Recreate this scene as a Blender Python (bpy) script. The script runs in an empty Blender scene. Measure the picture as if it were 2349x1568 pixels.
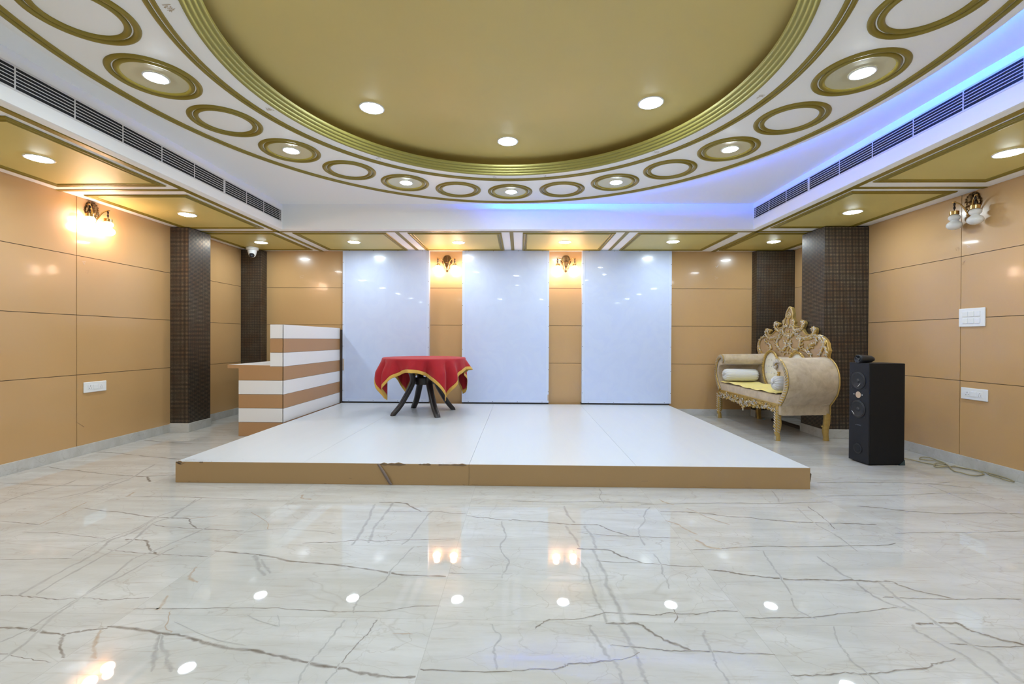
import bpy, bmesh, math, random
from mathutils import Vector, Matrix
R = math.radians
rnd = random.Random(7)
scene = bpy.context.scene
COL = scene.collection

# ------------------------------------------------------------------ camera
def make_camera():
    yaw, pitch, roll, f = 0.019, -0.0054, 0.0047, 1029.02
    fwd = Vector((-math.sin(yaw)*math.cos(pitch), math.cos(yaw)*math.cos(pitch), math.sin(pitch)))
    right = Vector((math.cos(yaw), math.sin(yaw), 0)); up = right.cross(fwd)
    r2 = math.cos(roll)*right + math.sin(roll)*up
    u2 = -math.sin(roll)*right + math.cos(roll)*up
    cam = bpy.data.cameras.new('camera'); o = bpy.data.objects.new('camera', cam); COL.objects.link(o)
    cam.sensor_fit = 'HORIZONTAL'; cam.sensor_width = 36; cam.lens = f/2349*36
    cam.clip_start = 0.02; cam.clip_end = 60
    m = Matrix((r2, u2, -fwd)).transposed().to_4x4(); m.translation = (0, 0, 1.15)
    o.matrix_world = m; scene.camera = o
make_camera()

# ------------------------------------------------------------------ world, light levels, exposure
L_SOFFIT, L_RING, L_DOME = 66.0, 66.0, 60.0        # LED downlight radiance
L_BULB = 19.0                                      # warm sconce globes
L_STRIP = 180.0                                     # blue cove strip
LED_WHITE = (0.81, 0.935, 1.0)
w = bpy.data.worlds.new('world'); scene.world = w; w.use_nodes = True
w.node_tree.nodes['Background'].inputs[0].default_value = (0.02, 0.02, 0.022, 1)
w.node_tree.nodes['Background'].inputs[1].default_value = 1.0
scene.view_settings.view_transform = 'Standard'
scene.view_settings.look = 'None'
scene.view_settings.gamma = 1.0
scene.view_settings.use_curve_mapping = False
scene.view_settings.exposure = 1.31
try:
    cy = scene.cycles
    cy.use_denoising = True; cy.max_bounces = 7; cy.diffuse_bounces = 5; cy.glossy_bounces = 3; cy.transmission_bounces = 1; cy.volume_bounces = 0
    cy.use_adaptive_sampling = True; cy.adaptive_threshold = 0.05; cy.adaptive_min_samples = 16
    cy.caustics_reflective = False; cy.caustics_refractive = False
    cy.sample_clamp_indirect = 6.0; cy.use_light_tree = True
except Exception:
    pass

# ------------------------------------------------------------------ materials
MARKED = set()
class NT:
    def __init__(s, name):
        s.m = bpy.data.materials.new(name); s.m.use_nodes = True
        s.t = s.m.node_tree; s.b = s.t.nodes['Principled BSDF']
    def n(s, typ, **kw):
        x = s.t.nodes.new(typ)
        for k, v in kw.items(): setattr(x, k, v)
        return x
    def put(s, inp, v):
        if hasattr(v, 'is_output'): s.t.links.new(v, inp)
        elif v is not None: inp.default_value = v
    def math(s, op, a, b=None, c=None):
        x = s.n('ShaderNodeMath', operation=op)
        s.put(x.inputs[0], a)
        if b is not None: s.put(x.inputs[1], b)
        if c is not None: s.put(x.inputs[2], c)
        return x.outputs[0]
    def mix(s, f, a, b):
        x = s.n('ShaderNodeMix', data_type='RGBA')
        s.put(x.inputs[0], f); s.put(x.inputs[6], a); s.put(x.inputs[7], b)
        return x.outputs[2]
    def sep(s, v):
        x = s.n('ShaderNodeSeparateXYZ'); s.put(x.inputs[0], v); return x.outputs
    def comb(s, a, b, c):
        x = s.n('ShaderNodeCombineXYZ')
        for i, v in enumerate((a, b, c)): s.put(x.inputs[i], v)
        return x.outputs[0]
    def noise(s, vec, scale, detail=4, rough=0.55, dist=0.0):
        x = s.n('ShaderNodeTexNoise'); s.put(x.inputs['Vector'], vec)
        x.inputs['Scale'].default_value = scale; x.inputs['Detail'].default_value = detail
        x.inputs['Roughness'].default_value = rough; x.inputs['Distortion'].default_value = dist
        return x.outputs[0]
    def ramp(s, f, stops):
        x = s.n('ShaderNodeValToRGB'); s.put(x.inputs[0], f)
        e = x.color_ramp.elements
        while len(e) < len(stops): e.new(0.5)
        for i, (p, c) in enumerate(stops):
            e[i].position = p; e[i].color = (c[0], c[1], c[2], 1) if hasattr(c, '__len__') else (c, c, c, 1)
        return x.outputs[0]
    def pos(s): return s.n('ShaderNodeNewGeometry').outputs['Position']
    def obj(s): return s.n('ShaderNodeTexCoord').outputs['Object']
    def vmul(s, v, k):
        x = s.n('ShaderNodeVectorMath', operation='MULTIPLY'); s.put(x.inputs[0], v); x.inputs[1].default_value = k; return x.outputs[0]
    def vadd(s, v, k):
        x = s.n('ShaderNodeVectorMath', operation='ADD'); s.put(x.inputs[0], v); s.put(x.inputs[1], k); return x.outputs[0]
    def bump(s, h, strength, dist=0.01):
        x = s.n('ShaderNodeBump'); s.put(x.inputs['Height'], h)
        x.inputs['Strength'].default_value = strength; x.inputs['Distance'].default_value = dist
        s.t.links.new(x.outputs[0], s.b.inputs['Normal'])
    def set(s, **kw):
        names = dict(color='Base Color', rough='Roughness', metal='Metallic', spec='Specular IOR Level', coat='Coat Weight',
                     coatr='Coat Roughness', sheen='Sheen Weight', ecol='Emission Color', estr='Emission Strength', trans='Transmission Weight', sss='Subsurface Weight', alpha='Alpha')
        for k, v in kw.items():
            if isinstance(v, tuple) and len(v) == 3: v = (*v, 1)
            s.put(s.b.inputs[names[k]], v)
        return s.m
    def marks(s, base, worn=None):
        MARKED.add(s.m.name); a = s.n('ShaderNodeAttribute', attribute_name='mark')
        f = a.outputs['Alpha'] if worn is None else s.math('MULTIPLY', a.outputs['Alpha'], worn)
        return s.mix(f, base, a.outputs['Color'])

def plain(name, color, rough=0.5, metal=0.0, spec=0.5, var=0.0, scale=8.0, bump=0.0, **kw):
    n = NT(name); c = (*color, 1)
    if var:
        k = n.noise(n.obj(), scale, 5)
        c = n.mix(k, tuple(max(0, v*(1-var)) for v in color)+(1,), tuple(min(1, v*(1+var)) for v in color)+(1,))
    if bump: n.bump(n.noise(n.obj(), scale*6, 4), bump, 0.004)
    return n.set(color=c, rough=rough, metal=metal, spec=spec, **kw)

def glow(name, color, strength):
    n = NT(name); return n.set(color=(0.8, 0.8, 0.8), rough=0.4, ecol=color, estr=strength)

def make_marble(name, tiles=True):
    n = NT(name); p = n.pos(); x, y, z = n.sep(p)
    if tiles:
        tx = n.math('DIVIDE', n.math('ADD', x, 1.63), 1.2825); ty = n.math('DIVIDE', n.math('SUBTRACT', y, 1.832), 0.646)
        fx, fy = n.math('FLOOR', tx), n.math('FLOOR', ty)
        wn = n.n('ShaderNodeTexWhiteNoise', noise_dimensions='2D'); n.put(wn.inputs['Vector'], n.comb(fx, fy, 0.0))
        pv = n.vadd(p, n.vmul(wn.outputs['Color'], (13, 17, 5)))
    else:
        pv = n.vmul(p, (1, 1, 1))
    st = n.noise(n.vmul(pv, (0.9, 5.5, 3.0)), 1.3, 6, 0.6, 0.5)
    cl = n.noise(n.vmul(pv, (1.0, 1.6, 1.6)), 1.7, 5, 0.6, 0.8)
    base = n.mix(n.ramp(st, [(0.35, 0.0), (0.68, 1.0)]), (0.55, 0.547, 0.53, 1), (0.455, 0.445, 0.415, 1))
    base = n.mix(n.math('MULTIPLY', n.ramp(cl, [(0.52, 0.0), (0.78, 1.0)]), 0.45), base, (0.45, 0.405, 0.34, 1))
    v1 = n.math('ABSOLUTE', n.math('SUBTRACT', n.noise(n.vmul(pv, (0.7, 1.8, 1.8)), 1.1, 4, 0.5, 0.7), 0.5))
    f1 = n.ramp(v1, [(0.0, 0.26), (0.005, 0.0)])
    v2 = n.math('ABSOLUTE', n.math('SUBTRACT', n.noise(n.vmul(pv, (1.9, 0.8, 1.2)), 1.2, 4, 0.5, 0.6), 0.47))
    f2 = n.ramp(v2, [(0.0, 0.24), (0.005, 0.0)])
    base = n.mix(f1, base, (0.30, 0.25, 0.20, 1)); base = n.mix(f2, base, (0.40, 0.38, 0.35, 1))
    st2 = n.noise(n.vmul(pv, (2.4, 26.0, 14.0)), 1.6, 5, 0.7, 0.5)
    base = n.mix(n.math('MULTIPLY', n.ramp(st2, [(0.58, 0.0), (0.72, 1.0)]), 0.5), base, (0.37, 0.31, 0.245, 1))
    wob = n.n('ShaderNodeTexNoise'); n.put(wob.inputs['Vector'], pv); wob.inputs['Scale'].default_value = 3.0; wob.inputs['Detail'].default_value = 5
    vo = n.n('ShaderNodeTexVoronoi', feature='DISTANCE_TO_EDGE'); n.put(vo.inputs['Vector'], n.vadd(n.vmul(pv, (1.0, 1.7, 1.7)), n.vmul(wob.outputs['Color'], (0.55, 0.55, 0.55)))); vo.inputs['Scale'].default_value = 3.2
    hair = n.math('MULTIPLY', n.ramp(vo.outputs['Distance'], [(0.0, 0.55), (0.011, 0.0)]), n.ramp(n.noise(pv, 2.3, 4, 0.6), [(0.42, 0.0), (0.62, 1.0)]))
    base = n.mix(hair, base, (0.33, 0.29, 0.24, 1))
    base = n.mix(n.math('MULTIPLY', n.ramp(n.noise(n.vmul(pv, (1.0, 1.4, 1.4)), 5.5, 5, 0.65, 0.6), [(0.45, 0.0), (0.75, 1.0)]), 0.35), base, (0.44, 0.42, 0.385, 1))
    base = n.marks(base, n.ramp(n.noise(p, 9.0, 5, 0.7, 0.8), [(0.34, 0.55), (0.56, 1.0)]))
    if tiles:
        def edge(t, pitch):
            fr = n.math('FRACT', t); d = n.math('MULTIPLY', n.math('MINIMUM', fr, n.math('SUBTRACT', 1.0, fr)), pitch)
            return n.math('LESS_THAN', d, 0.0014)
        e = n.math('MAXIMUM', edge(tx, 1.2825), edge(ty, 0.646))
        base = n.mix(n.math('MULTIPLY', e, 0.38), base, (0.33, 0.31, 0.28, 1))
    if tiles: n.bump(n.noise(p, 1.1, 2, 0.5), 0.05, 0.02)
    return n.set(color=base, rough=0.022 if tiles else 0.25, spec=0.36)

def make_mosaic():
    n = NT('mosaic_tile'); p = n.pos(); g = n.n('ShaderNodeNewGeometry'); x, y, z = n.sep(p); nx, ny, nz = n.sep(g.outputs['Normal'])
    P = 0.01665
    def line(v, nn):
        fr = n.math('FRACT', n.math('DIVIDE', v, P))
        inside = n.math('MULTIPLY', n.math('GREATER_THAN', fr, 0.29), n.math('LESS_THAN', fr, 0.71))
        return n.math('MAXIMUM', inside, n.math('GREATER_THAN', n.math('ABSOLUTE', nn), 0.5))
    dot = n.math('MULTIPLY', n.math('MULTIPLY', line(x, nx), line(y, ny)), line(z, nz))
    wn = n.n('ShaderNodeTexWhiteNoise'); n.put(wn.inputs['Vector'], n.comb(*[n.math('FLOOR', n.math('DIVIDE', v, P)) for v in (x, y, z)]))
    big = n.noise(n.vmul(p, (1, 1, 1)), 5.0, 3)
    c = n.mix(n.ramp(big, [(0.35, 0.0), (0.65, 1.0)]), (0.36, 0.20, 0.085, 1), (0.43, 0.365, 0.25, 1))
    c = n.mix(n.math('MULTIPLY', wn.outputs['Value'], 0.5), c, (0.20, 0.15, 0.09, 1))
    c = n.mix(dot, (0.011, 0.009, 0.009, 1), c)
    return n.set(color=c, rough=n.math('SUBTRACT', 0.5, n.math('MULTIPLY', dot, 0.22)), metal=n.math('MULTIPLY', dot, 0.45), spec=0.5)

def make_laminate(name, color, rough, var=0.05, coat=0.0, streak=False):
    n = NT(name); p = n.pos()
    k = n.noise(n.vmul(p, (1.0, 0.12, 1.0) if streak else (1, 1, 1)), 9.0 if streak else 2.2, 4, 0.6, 0.2)
    c = n.mix(k, tuple(v*(1-var) for v in color)+(1,), tuple(min(1, v*(1+var)) for v in color)+(1,))
    c = n.marks(c)
    n.bump(n.noise(p, 1.6, 3, 0.5), 0.05, 0.03)
    return n.set(color=c, rough=rough, spec=0.5, coat=coat, coatr=0.06)

def make_velvet(name, c0, c1, rough=0.8):
    n = NT(name); p = n.obj()
    k = n.noise(p, 14.0, 6, 0.65, 0.6)
    k2 = n.noise(p, 3.5, 3)
    c = n.mix(n.ramp(n.math('MULTIPLY', n.math('ADD', k, k2), 0.5), [(0.36, 0.0), (0.62, 1.0)]), (*c0, 1), (*c1, 1))
    n.bump(n.noise(p, 220.0, 2), 0.12, 0.002)
    m = n.set(color=c, rough=rough, spec=0.2, sheen=0.5)
    return m

def make_paint(name, color, rough):
    n = NT(name); k = n.noise(n.pos(), 1.3, 3)
    c = n.mix(k, tuple(v*0.985 for v in color)+(1,), (*color, 1)); return n.set(color=n.marks(c), rough=rough, spec=0.35)
M = {}
M['marble'] = make_marble('marble_tile'); M['marble_skirt'] = make_marble('marble_skirting', False)
M['mosaic'] = make_mosaic()
M['wall'] = make_laminate('tan_laminate', (0.525, 0.322, 0.142), 0.24, 0.03, 0.2)
M['front_wall'] = make_paint('pale_wall_paint', (0.84, 0.84, 0.83), 0.5)
M['groove'] = plain('panel_groove', (0.12, 0.08, 0.05), 0.7)
M['desk_tan'] = make_laminate('desk_tan_laminate', (0.40, 0.222, 0.102), 0.42, 0.03)
M['desk_white'] = make_laminate('desk_white_laminate', (0.74, 0.735, 0.74), 0.38, 0.02)
M['stage_top'] = make_laminate('stage_white_laminate', (0.61, 0.645, 0.685), 0.3, 0.035, 0.0, True)
M['stage_tan'] = make_laminate('stage_tan_laminate', (0.36, 0.225, 0.098), 0.4, 0.04)
def make_board():
    n = NT('white_gloss_board'); p = n.pos()
    k = n.noise(n.vmul(p, (1, 1, 1)), 2.6, 3, 0.5, 2.5)
    c = n.mix(n.ramp(k, [(0.42, 0.0), (0.58, 1.0)]), (0.555, 0.64, 0.87, 1), (0.575, 0.66, 0.88, 1))
    n.bump(n.noise(p, 2.0, 3, 0.5), 0.12, 0.02)
    return n.set(color=n.marks(c), rough=0.22, spec=0.5, coat=0.25, coatr=0.03)
M['board'] = make_board()
M['board_edge'] = plain('white_board_edging', (0.60, 0.68, 0.87), 0.25)
M['white'] = make_paint('white_ceiling_paint', (0.93, 0.94, 0.94), 0.5)
M['gold'] = plain('gold_ceiling_paint', (0.64, 0.54, 0.19), 0.5, 0.1, 0.5, 0.04, 3.0)
M['dome_gold'] = plain('dome_gold_paint', (0.63, 0.495, 0.175), 0.5, 0.1, 0.5, 0.04, 2.0)
M['mould'] = plain('gold_moulding', (0.265, 0.20, 0.022), 0.42, 0.25, 0.5, 0.06, 12)
M['rim'] = plain('olive_gold_rim', (0.31, 0.275, 0.065), 0.42, 0.25, 0.5, 0.05, 8)
M['cream'] = plain('cream_gold_disc', (0.60, 0.56, 0.38), 0.3, 0.15)
M['white_plastic'] = plain('white_plastic', (0.78, 0.79, 0.80), 0.32)
M['black_void'] = plain('vent_interior', (0.006, 0.007, 0.010), 0.8)
M['slat'] = plain('grille_white_metal', (0.70, 0.69, 0.69), 0.4)
M['led_soffit'] = glow('led_diffuser_soffit', LED_WHITE, L_SOFFIT)
M['led_ring'] = glow('led_diffuser_ring', LED_WHITE, L_RING)
M['led_dome'] = glow('led_diffuser_dome', (0.79, 0.91, 1.0), L_DOME)
M['bulb'] = glow('lit_frosted_glass', (1.0, 0.68, 0.50), L_BULB)
M['bulb_bright'] = glow('bright_frosted_glass', (1.0, 0.68, 0.50), L_BULB*1.12)
M['strip'] = glow('blue_led_strip', (0.002, 0.115, 1.0), L_STRIP)
M['opal'] = plain('opal_glass', (0.74, 0.74, 0.74), 0.12, coat=0.3)
M['brass'] = plain('brass', (0.62, 0.40, 0.14), 0.22, 1.0)
M['bronze'] = plain('antique_bronze', (0.16, 0.095, 0.04), 0.35, 0.9, var=0.4, scale=40)
M['dark_bronze'] = plain('dark_bronze_link', (0.03, 0.022, 0.018), 0.4, 0.6)
M['black_plastic'] = plain('black_plastic', (0.018, 0.014, 0.014), 0.33, var=0.15)
M['speaker_black'] = plain('black_speaker_vinyl', (0.006, 0.006, 0.007), 0.6, 0, 0.25, bump=0.1)
M['speaker_face'] = plain('speaker_baffle', (0.012, 0.013, 0.018), 0.55, 0, 0.3)
M['cone'] = plain('speaker_cone', (0.009, 0.010, 0.014), 0.45)
M['tan_spot'] = plain('bare_wood_hole', (0.50, 0.37, 0.26), 0.7)
M['pale_line'] = plain('pale_plastic', (0.62, 0.62, 0.62), 0.4)
M['grey_print'] = plain('grey_print', (0.15, 0.155, 0.18), 0.5)
M['kick'] = plain('black_kick_strip', (0.014, 0.013, 0.013), 0.4)
M['dark_wood'] = plain('dark_brown_wood', (0.045, 0.030, 0.022), 0.5, var=0.2)
M['cloth'] = None
def make_cloth(name, color, var=0.08, sheen=0.12):
    n = NT(name); p = n.obj()
    c = n.mix(n.noise(p, 6, 3), tuple(v*(1-var) for v in color)+(1,), tuple(min(1, v*(1+var)) for v in color)+(1,))
    n.bump(n.noise(p, 300, 2), 0.1, 0.001); return n.set(color=c, rough=0.75, spec=0.25, sheen=sheen)
M['cloth'] = make_cloth('red_tablecloth_fabric', (0.37, 0.012, 0.019))
M['cloth_gold'] = make_cloth('gold_border_ribbon', (0.60, 0.36, 0.075), 0.12)
M['velvet'] = make_velvet('beige_velvet', (0.40, 0.30, 0.19), (0.58, 0.465, 0.315))
M['back_tan'] = make_velvet('tan_back_panel', (0.42, 0.265, 0.125), (0.48, 0.315, 0.155))
M['carve_gold'] = plain('carved_gold', (0.52, 0.35, 0.105), 0.32, 0.45, var=0.25, scale=30)
M['carve_silver'] = plain('carved_silver', (0.55, 0.50, 0.42), 0.30, 0.4, var=0.2, scale=40)
M['leather'] = plain('white_tufted_leather', (0.74, 0.72, 0.66), 0.35)
M['yellow'] = make_cloth('yellow_satin', (0.80, 0.66, 0.22), 0.06, 0.15)
M['satin_white'] = make_cloth('white_satin', (0.64, 0.63, 0.61), 0.04, 0.2)
M['crystal'] = plain('crystal_button', (0.8, 0.8, 0.82), 0.1, 0.6)
M['cable'] = plain('olive_clear_cable', (0.32, 0.27, 0.15), 0.3)
M['blue_paper'] = plain('blue_wrapper', (0.12, 0.30, 0.55), 0.4)
M['lens'] = plain('camera_lens', (0.012, 0.013, 0.018), 0.12)

# ------------------------------------------------------------------ mesh building
class MB:
    def __init__(s): s.v = []; s.f = []; s.mi = []; s.mk = {}
    def add(s, vs, fs, mi=0):
        o = len(s.v); s.v += [tuple(v) for v in vs]
        for f in fs: s.f.append([i+o for i in f]); s.mi.append(mi)
        return o
    def box(s, x0, y0, z0, x1, y1, z1, mi=0):
        x0, x1 = sorted((x0, x1)); y0, y1 = sorted((y0, y1)); z0, z1 = sorted((z0, z1))
        return s.add([(x0,y0,z0),(x1,y0,z0),(x1,y1,z0),(x0,y1,z0),(x0,y0,z1),(x1,y0,z1),(x1,y1,z1),(x0,y1,z1)],
              [(0,3,2,1),(4,5,6,7),(0,1,5,4),(1,2,6,5),(2,3,7,6),(3,0,4,7)], mi)
    def quad(s, a, b, c, d, mi=0): return s.add([a, b, c, d], [(0,1,2,3)], mi)
    def lathe(s, prof, n=48, c=(0,0,0), axis='Z', a0=0.0, a1=2*math.pi, mi=0, close=False):
        full = abs(a1-a0-2*math.pi) < 1e-6; k = n if full else n+1; vs = []
        for i in range(k):
            a = a0+(a1-a0)*i/n; ca, sa = math.cos(a), math.sin(a)
            for r, h in prof:
                p = (r*ca, r*sa, h)
                if axis == 'X': p = (h, r*ca, r*sa)
                if axis == 'Y': p = (r*sa, h, r*ca)
                vs.append((p[0]+c[0], p[1]+c[1], p[2]+c[2]))
        m = len(prof); fs = []
        for i in range(n):
            j = (i+1) % k
            for q in range(m if close else m-1):
                t = (q+1) % m
                fs.append((i*m+q, j*m+q, j*m+t, i*m+t))
        o = s.add(vs, fs, mi)
        return o
    def cyl(s, c, r, h, n=32, axis='Z', r2=None, mi=0):
        r2 = r if r2 is None else r2
        return s.lathe([(0.0, 0), (r, 0), (r2, h), (0.0, h)], n, c, axis, mi=mi)
    def sphere(s, c, r, n=20, m=10, mi=0):
        rx, ry, rz = (r, r, r) if not hasattr(r, '__len__') else r
        vs = [(c[0]+rx*math.sin(math.pi*j/m)*math.cos(2*math.pi*i/n), c[1]+ry*math.sin(math.pi*j/m)*math.sin(2*math.pi*i/n), c[2]+rz*math.cos(math.pi*j/m)) for i in range(n) for j in range(m+1)]
        fs = [(i*(m+1)+j, i*(m+1)+j+1, ((i+1)%n)*(m+1)+j+1, ((i+1)%n)*(m+1)+j) for i in range(n) for j in range(m)]
        return s.add(vs, fs, mi)
    def tube(s, pts, rad, n=10, flat=None, mi=0, closed=False, cap=True):
        P = [Vector(p) for p in pts]; k = len(P)
        rads = list(rad) if hasattr(rad, '__len__') else [rad]*k
        def tan(i):
            a = P[(i-1) % k] if (closed or i > 0) else P[i]; b = P[(i+1) % k] if (closed or i < k-1) else P[i]
            t = b-a; return t.normalized() if t.length > 1e-9 else Vector((0, 0, 1))
        t0 = tan(0); up = Vector((0, 0, 1)) if abs(t0.z) < 0.9 else Vector((1, 0, 0))
        nrm = (up - t0*up.dot(t0)).normalized(); vs = []
        for i in range(k):
            t = tan(i); nrm = (nrm - t*nrm.dot(t))
            nrm = nrm.normalized() if nrm.length > 1e-6 else t.orthogonal().normalized()
            bi = t.cross(nrm)
            for q in range(n):
                a = 2*math.pi*q/n; d = (nrm*math.cos(a)+bi*math.sin(a))*rads[i]
                if flat: d = Vector((d.x*flat[0], d.y*flat[1], d.z*flat[2]))
                vs.append(P[i]+d)
        fs = [(i*n+q, i*n+(q+1)%n, ((i+1)%k)*n+(q+1)%n, ((i+1)%k)*n+q) for i in range(k if closed else k-1) for q in range(n)]
        if cap and not closed: fs += [tuple(range(n-1, -1, -1)), tuple((k-1)*n+q for q in range(n))]
        return s.add(vs, fs, mi)
    def prism(s, outline, ext, mi=0, mis=None):
        """outline: 3D points of one face; ext: vector to the other face"""
        k = len(outline); e = Vector(ext); a = [Vector(p) for p in outline]; b = [p+e for p in a]
        o = s.add(a+b, [tuple(range(k)), tuple(range(2*k-1, k-1, -1))], mi)
        for i in range(k): s.f.append([o+i, o+(i+1)%k, o+k+(i+1)%k, o+k+i]); s.mi.append(mi if mis is None else mis)
        return o
    def grid(s, rows, mi=0, closeu=False, closev=False):
        m = len(rows); k = len(rows[0]); vs = [p for r in rows for p in r]; fs = []
        for i in range(m if closeu else m-1):
            for j in range(k if closev else k-1):
                fs.append((i*k+j, i*k+(j+1)%k, ((i+1)%m)*k+(j+1)%k, ((i+1)%m)*k+j))
        return s.add(vs, fs, mi)
    def strip(s, pts, width, place, color, alpha, lift, taper=True, jag=0.25):
        """a soft-edged mark lying on a surface: place(u, v, lift) -> 3D point"""
        P = [Vector((p[0], p[1], 0)) for p in pts]; k = len(P); vs = []; mk = []
        for i in range(k):
            t = (P[min(i+1, k-1)]-P[max(i-1, 0)]); t = t.normalized() if t.length else Vector((1, 0, 0))
            nn = Vector((-t.y, t.x, 0)); wd = width*(0.5 if taper and i in (0, k-1) else 1.0)*(1+jag*(rnd.random()*2-1))
            for q, al in ((-1, 0.0), (-0.3, 1.0), (0.3, 1.0), (1, 0.0)):
                p = P[i]+nn*wd*q; vs.append(place(p.x, p.y, lift)); mk.append((*color, al*alpha*(0.7+0.3*rnd.random())))
        fs = [(i*4+q, i*4+q+1, (i+1)*4+q+1, (i+1)*4+q) for i in range(k-1) for q in range(3)]
        o = s.add(vs, fs)
        for i, c in enumerate(mk): s.mk[o+i] = c
        return o

def obj(name, mb, mat, parent=None, smooth=35, bevel=0.0, merge=False, seg=2, subsurf=0, world=True, fix=True):
    me = bpy.data.meshes.new(name)
    off = Vector((0, 0, 0))
    if parent is not None and world:
        q = parent
        while q is not None: off += Vector(q.location); q = q.parent
    me.from_pydata([tuple(Vector(v)-off) for v in mb.v], [], mb.f)
    for m in (mat if isinstance(mat, (list, tuple)) else [mat]): me.materials.append(m)
    if any(mb.mi): me.polygons.foreach_set('material_index', mb.mi)
    if mb.mk or any(m.name in MARKED for m in (mat if isinstance(mat, (list, tuple)) else [mat])):
        at = me.color_attributes.new('mark', 'FLOAT_COLOR', 'POINT')
        at.data.foreach_set('color', [0.0]*(4*len(me.vertices)))
        for i, c in mb.mk.items(): at.data[i].color = c
    if fix or merge:
        bm = bmesh.new(); bm.from_mesh(me)
        if merge: bmesh.ops.remove_doubles(bm, verts=bm.verts, dist=1e-5)
        big = [f for f in bm.faces if len(f.verts) > 4]
        if big: bmesh.ops.triangulate(bm, faces=big)
        if fix and not mb.mk: bmesh.ops.recalc_face_normals(bm, faces=bm.faces)
        bm.to_mesh(me); bm.free()
    if smooth: me.shade_smooth(); me.set_sharp_from_angle(angle=R(smooth))
    me.update()
    o = bpy.data.objects.new(name, me); COL.objects.link(o)
    if parent is not None: o.parent = parent
    if bevel:
        b = o.modifiers.new('bevel', 'BEVEL'); b.width = bevel; b.segments = seg; b.limit_method = 'ANGLE'; b.angle_limit = R(40); b.harden_normals = False
    if subsurf:
        b = o.modifiers.new('subsurf', 'SUBSURF'); b.levels = subsurf; b.render_levels = subsurf
    return o

def thing(name, label, cat, loc=(0,0,0), rz=0.0, group=None):
    o = bpy.data.objects.new(name, None); COL.objects.link(o); o.empty_display_size = 0.1
    o.location = loc; o.rotation_euler = (0, 0, rz); o['label'] = label; o['category'] = cat; o['kind'] = 'thing'
    if group: o['group'] = group
    return o
def tag(o, label, cat, group=None, kind='thing'):
    o['label'] = label; o['category'] = cat; o['kind'] = kind
    if group: o['group'] = group
    return o
def structure(o): o['kind'] = 'structure'; return o
def copy_tree(root, loc, rz, label):
    r = root.copy(); COL.objects.link(r); r.location = loc; r.rotation_euler = (0, 0, rz); r['label'] = label
    for ch in list(root.children):
        c = ch.copy(); COL.objects.link(c); c.parent = r
        for g in list(ch.children):
            d = g.copy(); COL.objects.link(d); d.parent = c
    return r
def catmull(pts, n=6):
    P = [Vector(p) for p in pts]; out = []
    for i in range(len(P)-1):
        a, b, c, d = P[max(i-1, 0)], P[i], P[i+1], P[min(i+2, len(P)-1)]
        for k in range(n):
            t = k/n; out.append(0.5*((2*b)+(c-a)*t+(2*a-5*b+4*c-d)*t*t+(3*b-a-3*c+d)*t**3))
    out.append(P[-1]); return out

# ------------------------------------------------------------------ room sizes
XL, XR, YB, YF, ZS, ZU = -4.29, 4.105, 6.943, -4.2, 2.514, 2.828
CX0, CX1, CY0, CY1 = -2.985, 2.845, -0.12, 5.56            # coffer opening
RC = (-0.12, 2.73); ZR = 2.75                              # ring centre, ring underside
SEAMS = (0.7875, 1.3676, 1.943)

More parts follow.
